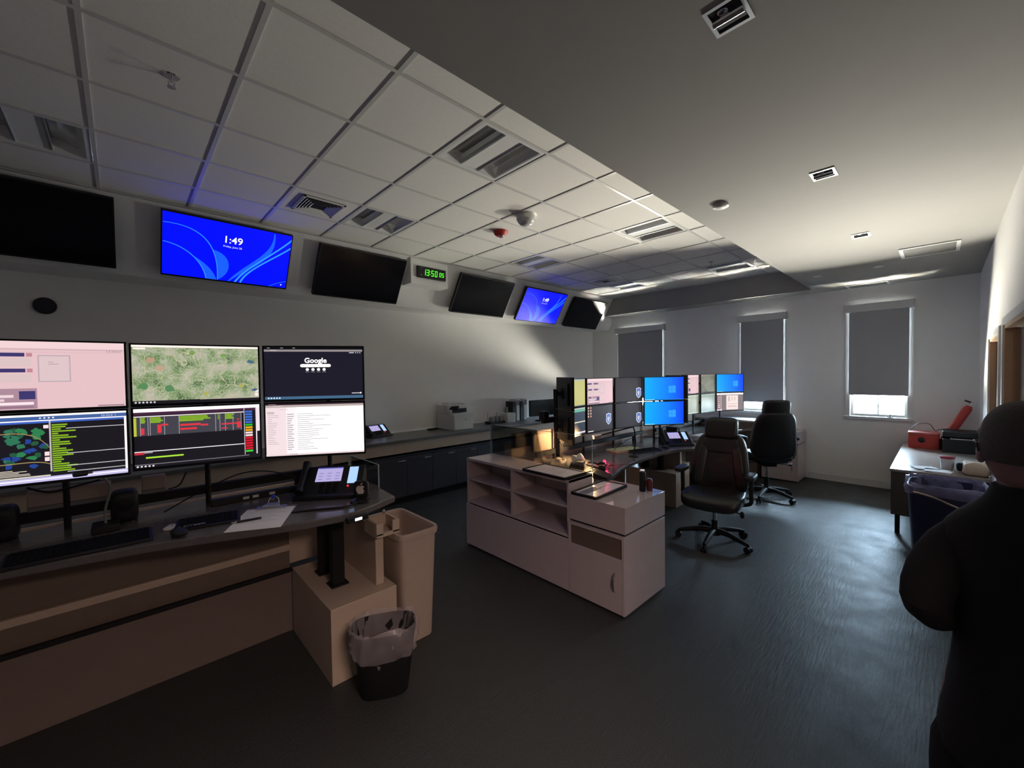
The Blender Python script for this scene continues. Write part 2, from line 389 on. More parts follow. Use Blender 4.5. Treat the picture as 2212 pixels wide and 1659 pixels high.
d = MB(); d.box(-.63, -.6, YR-.13, YR+.012, 0, 2.17, M['oak']).box(1.10, 1.13, YR-.13, YR+.012, 0, 2.17, M['oak']).box(-.6, 1.10, YR-.13, YR+.012, 2.14, 2.17, M['oak'])
struct(d, 'door_1', smooth=False)
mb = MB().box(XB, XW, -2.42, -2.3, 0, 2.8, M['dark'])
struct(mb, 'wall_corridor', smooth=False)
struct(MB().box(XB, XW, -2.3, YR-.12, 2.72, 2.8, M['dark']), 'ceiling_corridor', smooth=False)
# gypsum soffit around the tiled recess
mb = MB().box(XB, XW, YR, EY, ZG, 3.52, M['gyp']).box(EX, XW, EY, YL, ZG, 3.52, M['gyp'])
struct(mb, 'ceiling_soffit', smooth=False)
# slanted fascia that carries the big displays
mb = MB().prismx([(5.05, 3.50), (5.05, ZT), (5.44, 2.80), (YL, 2.80), (YL, 3.50)], XB, EX+.02, M['wall'])
mb.prismx([(5.36, 2.93), (5.44, 2.80), (YL, 2.80), (YL, 3.08), (5.36, 3.08)], EX+.02, XW, M['wall'])
struct(mb, 'trim_1', smooth=False)
struct(MB().prismx([(5.045, 3.415), (5.045, 3.07), (5.285, 3.07)], 2.915, 3.52, M['wall']), 'trim_2', smooth=False)
struct(MB().box(XW-.014, XW, YR+.6, 1.56, 0, .1, M['white']), 'baseboard_far', smooth=False)
struct(MB().box(XB, -.63, YR, YR+.014, 0, .1, M['white']), 'baseboard_right', smooth=False)

# tiled ceiling with its grid, the cells of lamps and vents left open
GX0, GXS, GY0, GYS = -0.1, 0.6135, 2.045, 0.6055
xg = [GX0+GXS*i for i in range(-5, 14)]; xg = [x for x in xg if XB < x < EX]
yg = [EY, GY0, GY0+GYS, GY0+2*GYS, GY0+3*GYS, GY0+4*GYS, 5.06]
def cell(i, j): return (GX0+GXS*i, GX0+GXS*(i+1), GY0+GYS*j, GY0+GYS*(j+1))
LIGHTS = [(-1, 0), (-1, 3), (3, 0), (3, 3), (7, 0), (7, 3), (11, 0), (11, 3)]
VENTS = [(2, 3), (10, 3)]
mb = MB(); ex = [XB]+xg+[EX]
for a, b in zip(ex, ex[1:]):
    for c, d_ in zip(yg, yg[1:]):
        hole = False
        for i, j in LIGHTS:
            q = cell(i, j)
            if abs(q[0]-a) < .02 and abs(q[2]-c) < .02: hole = True
        if not hole: mb.box(a, b, c, d_, ZT, ZT+.02, M['tile'])
mb.box(XB, EX, EY, 5.06, ZT+.16, ZT+.18, M['dark'])
cl = struct(mb, 'ceiling', smooth=False)
mb = MB()
for x in xg: mb.box(x-.012, x+.012, EY, 5.055, ZT-.006, ZT, M['grid'])
for y in yg[1:-1]: mb.box(XB, EX, y-.012, y+.012, ZT-.0065, ZT, M['grid'])
mb.box(XB, EX, 5.02, 5.05, ZT-.008, ZT, M['grid']).box(XB, EX, EY, EY+.012, ZT-.008, ZT, M['grid']).box(EX-.02, EX, EY, 5.05, ZT-.008, ZT, M['grid'])
mb.build('ceiling_grid', cl, smooth=False)

# recessed square lamps in the tiles, switched off
DESC = ['above the camera side of the room', 'at the left picture edge', 'nearest the gypsum edge, largest in view',
        'beside the ceiling vent above the lit blue display', 'beside the gypsum edge past the domed camera', 'above the unlit display right of the green clock',
        'farthest along the gypsum edge', 'above the last unlit display in the corner']
def troffer(i, j, k):
    x0, x1, y0, y1 = cell(i, j); cx, cy = (x0+x1)/2, (y0+y1)/2
    t = thing('ceiling_light', 'switched-off square recessed ceiling lamp ' + DESC[k], 'ceiling light', (cx, cy, ZT), 0, 'recessed square lamps in the tile ceiling')
    h = .293; o = (0, 0, 0)
    f = MB(); w = .03
    f.box(-h, h, -h, -h+w, -.002, .01, M['white']).box(-h, h, h-w, h, -.002, .01, M['white'])
    f.box(-h, -h+w, -h+w, h-w, -.002, .01, M['white']).box(h-w, h, -h+w, h-w, -.002, .01, M['white'])
    f.build('frame', t, smooth=False)
    b = MB(); g = h-w
    prof = [(-g, .01), (-g+.04, .06), (-.13, .095), (.13, .095), (g-.04, .06), (g, .01)]
    for (a, za), (c, zc) in zip(prof, prof[1:]): b.quad((a, -g, za), (a, g, za), (c, g, zc), (c, -g, zc), M['reflector'])
    for s in (-1, 1): b.add([(x, s*g, z) for x, z in prof]+[(g, s*g, .01), (-g, s*g, .01)], [tuple(range(8))], M['white'])
    b.build('reflector', t, smooth=False)
    c = MB(); c.box(-.085, .085, -g, g, .012, .075, M['white'])
    for s in (-1, 1): c.box(s*.085-.006, s*.085+.006, -g, g, .004, .03, M['alu'])
    c.build('lamp_basket', t, smooth=False)
for k, (i, j) in enumerate(LIGHTS): troffer(i, j, k)

def vent(x0, x1, y0, y1, label):
    cx, cy = (x0+x1)/2, (y0+y1)/2
    t = thing('ceiling_vent', label, 'vent', (cx, cy, ZT-.006), 0, 'square air vents in the tile ceiling')
    hx, hy = (x1-x0)/2, (y1-y0)/2; f = MB(); w = .022
    f.box(-hx, hx, -hy, -hy+w, -.008, 0, M['white']).box(-hx, hx, hy-w, hy, -.008, 0, M['white']).box(-hx, -hx+w, -hy, hy, -.008, 0, M['white']).box(hx-w, hx, -hy, hy, -.008, 0, M['white'])
    f.build('frame', t, smooth=False)
    MB().box(-hx, hx, -hy, hy, -.001, 0, M['blackp']).build('backing', t, smooth=False)
    for i in range(5):
        u = (i+.5)/5; s = MB()
        for sx, sy in ((1, 0), (-1, 0), (0, 1), (0, -1)):
            r0 = .05+u*.12; L_ = r0
            if sx: s.quad((sx*r0, -L_, -.002), (sx*r0, L_, -.002), (sx*(r0+.016), L_, -.012), (sx*(r0+.016), -L_, -.012), M['white'])
            else: s.quad((-L_, sy*r0, -.002), (L_, sy*r0, -.002), (L_, sy*(r0+.016), -.012), (-L_, sy*(r0+.016), -.012), M['white'])
        s.build('louvre', t, smooth=False)
vent(1.23, 1.61, 3.97, 4.37, 'square white air vent with black slots above the lit blue display')
vent(6.20, 6.47, 4.07, 4.31, 'small square air vent near the window end of the tile ceiling')

# gypsum soffit fittings
def downlight(cx, cy, label):
    t = thing('wall_wash_light', label, 'ceiling light', (cx, cy, ZG), 0, 'small rectangular lamps in the gypsum soffit')
    a, b, w = .075, .065, .014; f = MB()
    f.box(-a, a, -b, -b+w, -.006, 0, M['alu']).box(-a, a, b-w, b, -.006, 0, M['alu']).box(-a, -a+w, -b+w, b-w, -.006, 0, M['alu']).box(a-w, a, -b+w, b-w, -.006, 0, M['alu'])
    f.build('trim_frame', t, smooth=False)
    MB().box(-a+w, a-w, -b+w, b-w, -.0015, 0, M['blackp']).build('recess', t, smooth=False)
    r = MB()
    r.tube([(0, -b+w, -.004), (0, b-w, -.004)], .016, M['chrome'], 10).build('lamp_tube', t)
    l = MB(); l.cushion((-.03, .01, -.002), (.03, .035, .006), M['chrome'], .8, 12, 8); l.build('lamp_socket', t)
downlight(1.605, .54, 'small dark rectangular lamp at the top edge of the picture, nearest the camera')
downlight(3.335, .545, 'small silver rectangular lamp in the middle of the gypsum soffit')
downlight(5.105, .545, 'small silver rectangular lamp farthest along the gypsum soffit')
def disc(name, x, y, z, r, h, label, cat, m, group=None):
    o = MB().lathe([(r*.7, -h), (r, -h*.7), (r, 0)], m, 24, (0, 0, 0)).build(name, None, (0, 0, 0)); o.location = (x, y, z)
    return tag(o, label, cat, group)
disc('smoke_detector', 3.351, 1.182, ZG, .055, .028, 'small round white smoke detector on the gypsum soffit', 'smoke detector', M['offwhite'])
disc('sprinkler_cover', 6.80, .557, ZG, .05, .012, 'thin round ceiling cap on the soffit in front of the long slot vent', 'sprinkler', M['offwhite'])
disc('sprinkler_cover', 6.84, 1.182, ZG, .045, .012, 'thin round ceiling cap on the soffit near the tile recess corner', 'sprinkler', M['offwhite'])
for n, (x0, x1, y0, y1, lab) in enumerate(((6.05, 6.50, -.085, .307, 'wide grey return grille on the soffit by the right wall'), (8.0, 8.27, .575, 1.0, 'dark linear air vent on the soffit directly above the rightmost window'))):
    cx, cy = (x0+x1)/2, (y0+y1)/2
    t = thing('slot_vent', lab, 'vent', (cx, cy, ZG), 0); hx, hy = (x1-x0)/2, (y1-y0)/2; f = MB(); w = .03
    gm = M['alu'] if n == 0 else M['white']
    f.box(-hx-w, hx+w, -hy-w, -hy, -.01, 0, M['white']).box(-hx-w, hx+w, hy, hy+w, -.01, 0, M['white']).box(-hx-w, -hx, -hy, hy, -.01, 0, M['white']).box(hx, hx+w, -hy, hy, -.01, 0, M['white'])
    f.build('frame', t, smooth=False)
    b = MB().box(-hx, hx, -hy, hy, -.002, 0, M['blackp'])
    for i in range(14):
        x = -hx+(i+.5)*2*hx/14; b.box(x-hx/24, x+hx/24, -hy, hy, -.008, -.002, mat('vent_grey', (.26, .26, .25), .5))
    b.build('grille', t, smooth=False)

# dome, strobe, sprinklers on the tiles
t = thing('dome_camera', 'white domed fixture hanging under the middle of the tile ceiling', 'dome camera', (3.075, 2.99, ZT))
MB().lathe([(.10, -.05), (.10, -.012), (.112, 0)], M['offwhite'], 32).build('mount', t)
MB().lathe([(.003, -.115), (.03, -.112), (.062, -.098), (.085, -.072), (.092, -.05)], mat('frosted_dome', (.6, .6, .58), .15), 32).build('dome', t)
t = thing('alarm_strobe', 'dark red fire alarm sounder on the tile ceiling', 'fire alarm', (3.2, 3.52, ZT))
MB().lathe([(.05, -.055), (.075, -.035), (.085, 0)], M['red'], 28).build('housing', t)
MB().box(-.014, .014, -.05, .0, -.085, -.05, M['paper']).build('strobe_lens', t, bevel=.004)
for x, y, lab in ((.238, 2.91, 'small chrome sprinkler head on the dark near tiles'), (6.445, 2.41, 'small dark sprinkler head on the far tiles')):
    t = thing('fire_sprinkler', lab, 'sprinkler', (x, y, ZT))
    MB().lathe([(.032, -.006), (.038, 0)], M['chrome'], 20).build('escutcheon', t)
    MB().tube([(0, 0, 0), (0, 0, -.03)], .009, M['chrome'], 10).tube([(-.014, 0, -.03), (-.012, 0, -.05), (0, 0, -.056), (.012, 0, -.05), (.014, 0, -.03)], .003, M['chrome'], 6).lathe([(.02, -.06), (.02, -.057)], M['chrome'], 16).build('deflector', t)
t = thing('wall_speaker', 'round dark speaker on the screen wall above the pink display', 'speaker', (-.508, YL, 2.50))
T = Matrix.Rotation(PI/2, 4, 'X')
MB().lathe([(.072, .035), (.078, .02), (.078, 0)], M['blackp'], 32, T=T).build('housing', t)
MB().lathe([(.062, .038), (.066, .036)], mat('speaker_mesh', (.03, .03, .045), .8, bump=.5, scale=400), 32, T=T).build('grille', t)

# ------------------------------------------------------------------ windows and roller blinds
BLZ = [1.245, 1.25, 1.418]
WD = ['on the window half hidden by displays', 'on the window behind the far chair', 'on the window nearest the right wall']
for n, (a, b) in enumerate(WIN):
    w = MB(); x0, x1 = XW+.075, XW+.115; t = .035
    w.box(x0, x1, a, a+t, WZ0, WZ1, M['white']).box(x0, x1, b-t, b, WZ0, WZ1, M['white']).box(x0, x1, a+t, b-t, WZ0, WZ0+t, M['white']).box(x0, x1, a+t, b-t, WZ1-t, WZ1, M['white'])
    c = (a+b)/2; w.box(x0, x1, c-.008, c+.008, WZ0+t, WZ1-t, M['white'])
    for zz in (1.52, 1.95, 2.37): w.box(x0, x1, a+t, b-t, zz-.008, zz+.008, M['white'])
    wo = struct(w, 'window_%d' % (n+1), smooth=False)
    MB().box(XW+.09, XW+.096, a+t, b-t, WZ0+t, WZ1-t, M['pane']).build('pane', wo, smooth=False)
    k = .045 if n < 2 else .06; cs = MB(); e = .018
    cs.box(XW-e, XW, a-k, a, WZ0-.045, WZ1-.09, M['white']).box(XW-e, XW, b, b+k, WZ0-.045, WZ1-.09, M['white'])
    cs.build('casing', wo, smooth=False)
    MB().box(XW-.05, XW+.075, a-k-.02, b+k+.02, WZ0-.045, WZ0, M['white']).build('sill', wo, bevel=.004)
    c = (a+b)/2; bl = thing('roller_blind', 'grey roller blind with white cassette ' + WD[n], 'blind', (XW, c, 2.70), 0, 'grey roller blinds on the window wall')
    hw = (b-a)/2+.062
    MB().box(-.085, -.075, -hw, hw, -.01, .11, M['white']).box(-.085, -.028, -hw, hw, -.01, -.004, M['white']).build('cassette', bl, bevel=.003)
    for s in (-1, 1): MB().box(-.09, 0, s*hw-.006, s*hw+.006, -.02, .115, M['offwhite']).build('end_bracket', bl, bevel=.003)
    MB().box(-.042, -.040, -(b-a)/2-.014, (b-a)/2+.014, BLZ[n]-2.70+.01, .05, M['blind']).build('fabric', bl, smooth=False)
    MB().tube([(-.045, -hw+.02, .055), (-.045, hw-.02, .055)], .024, M['alu'], 16).build('roller_tube', bl)
    MB().box(-.048, -.034, -(b-a)/2-.014, (b-a)/2+.014, BLZ[n]-2.70-.008, BLZ[n]-2.70+.012, M['blind']).build('bottom_bar', bl, bevel=.003)
    ch = MB(); ch.tube([(-.06, -hw+.012, 0), (-.06, -hw+.012, -1.15), (-.05, -hw+.018, -1.17), (-.045, -hw+.024, -1.15), (-.045, -hw+.024, 0)], .0025, M['alu'], 6); ch.build('bead_chain', bl)
t = thing('window_latch', 'small dark latch standing on the sill of the rightmost window', 'latch', (XW-.02, .535, WZ0))
MB().lathe([(.022, 0), (.02, .008), (.006, .02), (.004, .06)], M['blackm'], 14).build('knob', t)
MB().box(-.004, .004, -.035, .035, 0, .008, M['blackm']).build('base_plate', t, bevel=.002)

# ------------------------------------------------------------------ big wall displays on the slanted fascia
TA = math.asin(.40/math.hypot(.40, .642))
nrm = Vector((0, -math.cos(TA), -math.sin(TA))); upv = Vector((0, -math.sin(TA), math.cos(TA)))
P0 = Vector((0, 5.04, 3.442)) + nrm*.10
def lit(mb, items, w, h, y0=-.0012, z0=0.0):
    """flat lit marks in front of a display face; u to the right, v downwards, both 0..1"""
    for k, it in enumerate(items):
        y = y0-.00006*(k+1); X = lambda u: (u-.5)*w; Z = lambda v: z0+(1-v)*h
        if it[0] == 'r':
            _, u0, v0, u1, v1, m = it
            mb.quad((X(u0), y, Z(v1)), (X(u1), y, Z(v1)), (X(u1), y, Z(v0)), (X(u0), y, Z(v0)), m if not isinstance(m, tuple) else glow(m))
        elif it[0] == 'p':
            pts = it[1]; mb.add([(X(u), y, Z(v)) for u, v in pts], [tuple(range(len(pts)))], glow(it[2]))
        elif it[0] == 's':     # strip between two polylines
            a, b, c = it[1:]; vs = [(X(u), y, Z(v)) for u, v in a]+[(X(u), y, Z(v)) for u, v in b]; n = len(a)
            mb.add(vs, [(i, i+1, n+i+1, n+i) for i in range(n-1)], glow(c))
        elif it[0] == 'c':
            _, u, v, r, c = it; mb.add([(X(u)+r*w*math.cos(2*PI*i/20), y, Z(v)+r*w*math.sin(2*PI*i/20)) for i in range(20)], [tuple(range(20))], glow(c))
        elif it[0] == 't':
            _, u, v, sz, s, c, al, bd = it
            mb.text(s, sz*h, glow(c), Matrix.Translation((X(u), y, Z(v))) @ Matrix.Rotation(PI/2, 4, 'X'), al, bd*h)
    return mb
def bez(a, b, c, d, n=16):
    out = []
    for i in range(n+1):
        t = i/n; q = 1-t
        out.append((q**3*a[0]+3*q*q*t*b[0]+3*q*t*t*c[0]+t**3*d[0], q**3*a[1]+3*q*q*t*b[1]+3*q*t*t*c[1]+t**3*d[1]))
    return out
def ribbon(a, b, c, d, wd, col):
    p = bez(a, b, c, d); q = [(u+wd*(.3+.7*i/(len(p)-1)), v) for i, (u, v) in enumerate(p)]
    return ('s', p, q, col)
def bloom():
    B1, B2, B3 = (.0, .035, 1.3), (.01, .12, 1.35), (.03, .30, 1.4)
    it = []
    e1 = bez((0, .17), (.30, .12), (.40, .45), (.405, 1.0)); e2 = bez((0, .47), (.2, .5), (.30, .8), (.315, 1.0))
    in1 = bez((.37, .50), (.52, .56), (.52, .86), (.405, 1.0)); base1 = e1[-len(in1):]
    it.append(('s', bez((.36, .48), (.39, .62), (.404, .8), (.405, 1.0)), bez((.36, .48), (.52, .52), (.53, .86), (.405, 1.0)), B2))
    it.append(('s', bez((.20, .62), (.26, .72), (.30, .86), (.315, 1.0)), bez((.20, .62), (.33, .74), (.38, .88), (.40, 1.0)), B2))
    for e, wd in ((e1, .006), (e2, .006)): it.append(('s', e, [(u+wd, v-.008) for u, v in e], B3))
    it.append(('s', bez((.84, .02), (.86, .42), (.62, .62), (.49, 1.0)), bez((.85, .02), (.90, .50), (.68, .66), (.50, 1.0)), B2))
    for s in (0, .075):
        e = bez((1.0, .06+s*2), (.84, .42+s), (.62, .70+s*.6), (.54+s*.6, 1.0)); it.append(('s', e, [(u+.014, v+.012) for u, v in e], B3))
    e = bez((1.0, .86), (.93, .9), (.88, .95), (.84, 1.0)); it.append(('s', e, [(u+.006, v+.01) for u, v in e], B2))
    it.append(('t', .51, .325, .165, '1:49', (1.3, 1.3, 1.4), 'CENTER', .0015))
    it.append(('t', .51, .40, .045, 'Friday, June 28', (.8, .85, 1.2), 'CENTER', 0))
    it.append(('c', .955, .945, .007, (.9, .9, 1.2)))
    return it
TVS = [(-.567, -.35, 0, 'unlit wide black wall display at the left edge of the picture'), (.862, -.353, 1, 'large lit blue wall display reading 1:49, nearest the camera'),
       (2.271, -.376, 0, 'unlit black wall display left of the green clock'), (4.305, -.395, 0, 'unlit black wall display right of the green clock'),
       (5.73, -.407, 1, 'smaller-looking lit blue wall display reading 1:49 near the corner'), (7.115, -.42, 0, 'last unlit black wall display, in the far corner')]
for x, s, on, lab in TVS:
    c = P0+upv*s; base = c-upv*.317; base.x = x
    t = thing('wall_display', lab, 'television', base, 0, 'large displays on the slanted fascia'); t.rotation_euler = (TA, 0, 0)
    W, H = 1.115, .634
    MB().box(-W/2, W/2, .004, .055, 0, H, M['blackp']).build('housing', t, bevel=.004)
    f = MB(); q = .010
    f.box(-W/2, W/2, -.001, .006, 0, q*1.6, M['blackp']).box(-W/2, W/2, -.001, .006, H-q, H, M['blackp']).box(-W/2, -W/2+q, -.001, .006, q*1.6, H-q, M['blackp']).box(W/2-q, W/2, -.001, .006, q*1.6, H-q, M['blackp'])
    f.build('bezel', t, bevel=.001)
    sw, sh = W-2*q, H-2.6*q
    sc = MB(); sc.quad((-sw/2, .002, q*1.6), (sw/2, .002, q*1.6), (sw/2, .002, q*1.6+sh), (-sw/2, .002, q*1.6+sh), glow((0, .0025, 1.0), 1.6) if on else M['dglass'])
    if on: lit(sc, bloom(), sw, sh, .0018, q*1.6)
    sc.build('screen', t, smooth=False)
    MB().box(-.2, .2, .055, .118, .12, .5, M['blackm']).build('wall_bracket', t, smooth=False)

# green digital clock on its little box
t = thing('digital_clock', 'black digital wall clock with green figures 13:50 05', 'clock', (3.229, 5.045, 3.160))
MB().box(-.232, .232, -.04, 0, 0, .155, M['blackp']).build('housing', t, bevel=.004)
SEG = {'0': 'abcdef', '1': 'bc', '3': 'abgcd', '5': 'afgcd'}
def seg7(mb, ch, x, z, w, h, th, m, y):
    sl = .16
    def P(u, v): return (x+u*w+v*sl*h*.6, y, z+v*h)
    a = th/w; b = th/h
    R = dict(a=(0, 1-b, 1, 1), d=(0, 0, 1, b), g=(0, .5-b/2, 1, .5+b/2), f=(0, .5, a, 1), e=(0, 0, a, .5), b=(1-a, .5, 1, 1), c=(1-a, 0, 1, .5))
    for s in SEG[ch]:
        u0, v0, u1, v1 = R[s]; mb.quad(P(u0, v0), P(u1, v0), P(u1, v1), P(u0, v1), m)
G = glow((.10, 1.0, .03), 1.2); mb = MB()
for ch, x in (('1', -.150), ('3', -.095), ('5', -.02), ('0', .04)): seg7(mb, ch, x, .035, .042, .085, .011, G, -.0412)
for z in (.055, .092): mb.box(-.038, -.028, -.0412, -.041, z, z+.010, G)
for ch, x in (('0', .115), ('5', .160)): seg7(mb, ch, x, .045, .034, .062, .009, G, -.0412)
mb.build('figures', t, smooth=False)
mb = MB()
for z in (.125, .03): mb.box(-.178, -.168, -.0412, -.041, z, z+.008, glow((.6, .6, .6), .6))
mb.build('indicator', t, smooth=False)

# ------------------------------------------------------------------ desk displays
PINK = (.80, .54, .57); WHT = (1.25, 1.12, 1.14); LAV = (.62, .60, .85); NAVY = (.05, .04, .16); GRN = (.26, .48, .02); RED = (.75, .04, .06); DK = (.010, .009, .013); DKG = (.040, .034, .040)
def rows(u0, v0, u1, v1, n, col, lo=.35, hi=1.0, th=.45, seed=1):
    r = random.Random(seed); out = []; dv = (v1-v0)/n
    for i in range(n):
        out.append(('r', u0, v0+i*dv, u0+(u1-u0)*r.uniform(lo, hi), v0+i*dv+dv*th, col))
    return out
def dots(u0, v, n, du, r, c): return [('c', u0+i*du, v, r, c) for i in range(n)]
def cad_pink(stamp=True):
    it = [('r', 0, 0, 1, .10, (.90, .66, .68)), ('r', 0, .112, 1, .122, (.55, .40, .44)), ('r', 0, .155, 1, .16, (.6, .44, .47))]
    for u, v, w in ((.02, .17, .42), (.04, .40, .40)):
        it += [('r', u, v, u+w*.36, v+.055, NAVY), ('r', u+w*.4, v+.004, u+w*.5, v+.05, (.7, .5, .52)), ('r', u+w*.52, v, u+w*.9, v+.055, NAVY), ('r', u+w*.92, v, u+w, v+.055, (.55, .25, .3))]
        it += [('r', u+.01, v+.075, u+w-.01, v+.2, (.72, .55, .55))]
    it += [('r', .03, .69, .46, .99, (.42, .26, .33)), ('r', .06, .71, .14, .755, NAVY), ('r', .17, .71, .2, .755, PINK), ('r', .36, .73, .45, .85, NAVY), ('r', .06, .78, .33, .82, (.85, .68, .72)), ('r', .06, .84, .28, .875, (.8, .62, .66)), ('r', .06, .89, .44, .93, (1, .8, .84)), ('r', .06, .95, .44, .975, (.3, .18, .24))]
    it += [('r', .0, .2+.12*i, .022, .26+.12*i, (.6, .05, .09)) for i in range(3)]
    it += [('r', .47, .20, .66, .60, (.50, .40, .44)), ('r', .478, .215, .652, .585, (.74, .56, .58)), ('r', .53, .30, .56, .306, (.3, .2, .25)), ('r', .53, .33, .59, .336, (.3, .2, .25))]
    if stamp: it += [('t', .985, .15, .055, '13:50:07', (.34, .25, .29), 'RIGHT', 0)]
    it += [('r', .82, .972, .99, .99, (.3, .2, .25))]
    return PINK, it
def list_map():
    it = [('r', 0, 0, 1, .03, WHT), ('r', 0, .03, 1, .085, (.06, .13, .36)), ('r', 0, .085, 1, .10, WHT), ('r', .0, .10, 1, .13, (.05, .13, .55)), ('t', .93, .075, .045, '10-23:4  I', (.7, .75, .9), 'RIGHT', 0)]
    it += dots(.47, .055, 4, .025, .006, (1, 1, 1))
    r = random.Random(5)
    for i in range(34):     # map of dark blocks
        u, v = r.uniform(.28, .50), r.uniform(.2, .78); k = [(.03, .22, .08), (.02, .06, .30), (.03, .18, .10), (.02, .10, .05)][i % 4]
        n = 6; it.append(('p', [(min(.515, max(.0, u+r.uniform(.012, .04)*math.cos(2*PI*j/n))), v+r.uniform(.02, .05)*math.sin(2*PI*j/n)) for j in range(n)], k))
    for p in (((.0, .30), (.3, .26), (.42, .17), (.52, .5)), ((.0, .6), (.2, .8), (.4, .62), (.52, .74))):
        e = bez(*p); it.append(('s', e, [(u, v+.012) for u, v in e], (.40, .28, .12)))
    it += [('r', .52, .10, .53, .86, (.55, .50, .5)), ('r', .488, .16, .517, .21, (1, .8, .8)), ('r', .49, .56, .517, .62, (1, .75, .75)), ('r', .49, .64, .517, .70, (1, .75, .75))]
    it += rows(.0, .80, .50, .90, 5, (.8, .7, .6), .5, 1, .45, 3)
    it += rows(.535, .155, .70, .88, 22, GRN, .22, .95, .62, 9)
    for v in (.22, .60, .79, .88): it.append(('r', .62, v, .985, v+.009, (.7, .68, .72)))
    it += [('r', .985, .10, 1, .93, WHT), ('r', 0, .93, 1, 1, (.58, .54, .85)), ('r', 0, .955, 1, .968, (1.2, 1.15, 1.3)), ('r', 0, .905, .52, .925, (.75, .7, .6))]
    return DK, it
def aerial(dim):
    it = [('r', 0, 0, 1, .035, (1.1*dim, .95*dim, .88*dim)), ('r', .01, .045, .10, .075, (1.0*dim, .9*dim, .85*dim)), ('r', 0, .945, 1, 1, (.012, .01, .014)), ('r', .5, .94, 1, .95, (.5*dim, .45*dim, .36*dim))]
    it += dots(.02, .972, 6, .027, .008, (.75*dim, .7*dim, .75*dim)) + [('r', .965, .80, .995, .85, (.9*dim, .85*dim, .82*dim)), ('r', .965, .86, .995, .92, (.9*dim, .85*dim, .82*dim))]
    r = random.Random(11)
    for u, v, s, c in ((.13, .25, .07, (.52, .32, .2)), (.2, .4, .08, (.55, .36, .25)), (.93, .28, .06, (.07, .15, .22)), (.96, .8, .05, (.06, .12, .25)), (.08, .7, .09, (.10, .26, .10)), (.27, .75, .09, (.10, .25, .11)), (.45, .12, .05, (.16, .32, .06)), (.7, .16, .05, (.18, .36, .08)), (.85, .72, .05, (.42, .42, .12)), (.55, .85, .05, (.42, .42, .12))):
        s *= .62; it.append(('p', [(min(.99, max(.01, u+s*r.uniform(.5, 1)*math.cos(2*PI*j/9))), v+s*1.4*r.uniform(.5, 1)*math.sin(2*PI*j/9)) for j in range(9)], tuple(q*dim for q in c)))
    r = random.Random(3)
    for i in range(14):
        a = (r.uniform(0, 1), r.uniform(.08, .9)); b = (min(1, max(0, a[0]+r.uniform(-.4, .4))), min(.93, max(.05, a[1]+r.uniform(-.5, .5))))
        e = bez(a, (a[0]+(b[0]-a[0])*.3, a[1]+r.uniform(-.05, .05)), (a[0]+(b[0]-a[0])*.7, b[1]+r.uniform(-.05, .05)), b); e = [(min(1, max(0, u)), min(.94, max(.04, v))) for u, v in e]
        it.append(('s', e, [(u+.0015, v+.003) for u, v in e], tuple(q*dim for q in (.62, .58, .42))))
    return map_mat(.85*dim), it
def dispatch():
    it = [('r', 0, 0, 1, .06, WHT), ('r', 0, .06, 1, .11, (.06, .02, .05)), ('r', 0, .125, .86, .14, (1, .9, .95)), ('r', .01, .145, .84, .46, (.05, .05, .065))]
    it += [('r', .01, .16+.021*i, .84, .163+.021*i, (.11, .10, .13)) for i in range(14)]
    for u in (.045, .10, .115, .22, .33, .62, .655, .70, .765, .835): it.append(('r', u, .145, u+.004, .46, (.42, .40, .45)))
    r = random.Random(4)
    for u0, u1 in ((.05, .095), (.12, .215), (.335, .60), (.70, .79), (.64, .65)): it += rows(u0, .15, u1, .25, 4, GRN, .6, 1, .8, int(u0*99))
    for u0, v0, u1, v1 in ((.0, .15, .02, .46), (.05, .33, .075, .44), (.17, .28, .2, .42), (.20, .27, .25, .30), (.34, .29, .50, .325), (.34, .36, .47, .395), (.50, .31, .56, .34), (.67, .32, .80, .345), (.67, .40, .72, .42), (.80, .30, .83, .42), (.80, .25, .82, .27)): it.append(('r', u0, v0, u1, v1, RED if u0 > .02 else (.5, .55, .05)))
    it += [('r', .08, .82, .36, .845, (.45, .85, .05)), ('r', 0, .72, .86, .732, (1.1, 1.05, 1.1)), ('r', 0, .735, .07, .775, (.6, .03, .05)), ('r', .07, .74, .13, .755, (.45, .4, .45)), ('r', 0, .94, .9, .953, (.20, .19, .22))]
    it += dots(.02, .975, 5, .028, .008, (.8, .75, .8))
    cols = [(.05, .16, .62)]*5+[(.02, .5, .03)]+[(.85, .42, .01)]*2+[(1, .75, .75)]*2+[(.75, .01, .03)]*5+[(.05, .62, .04)]
    for i, c in enumerate(cols): it.append(('r', .872, .115+i*.049, .935, .115+i*.049+.034, c))
    it += [('r', .862, .06, .866, .93, (.9, .85, .9)), ('r', .965, .06, .975, .93, (.85, .75, .8)), ('r', .975, .06, 1, .5, (.95, .78, .85))]
    return DK, it
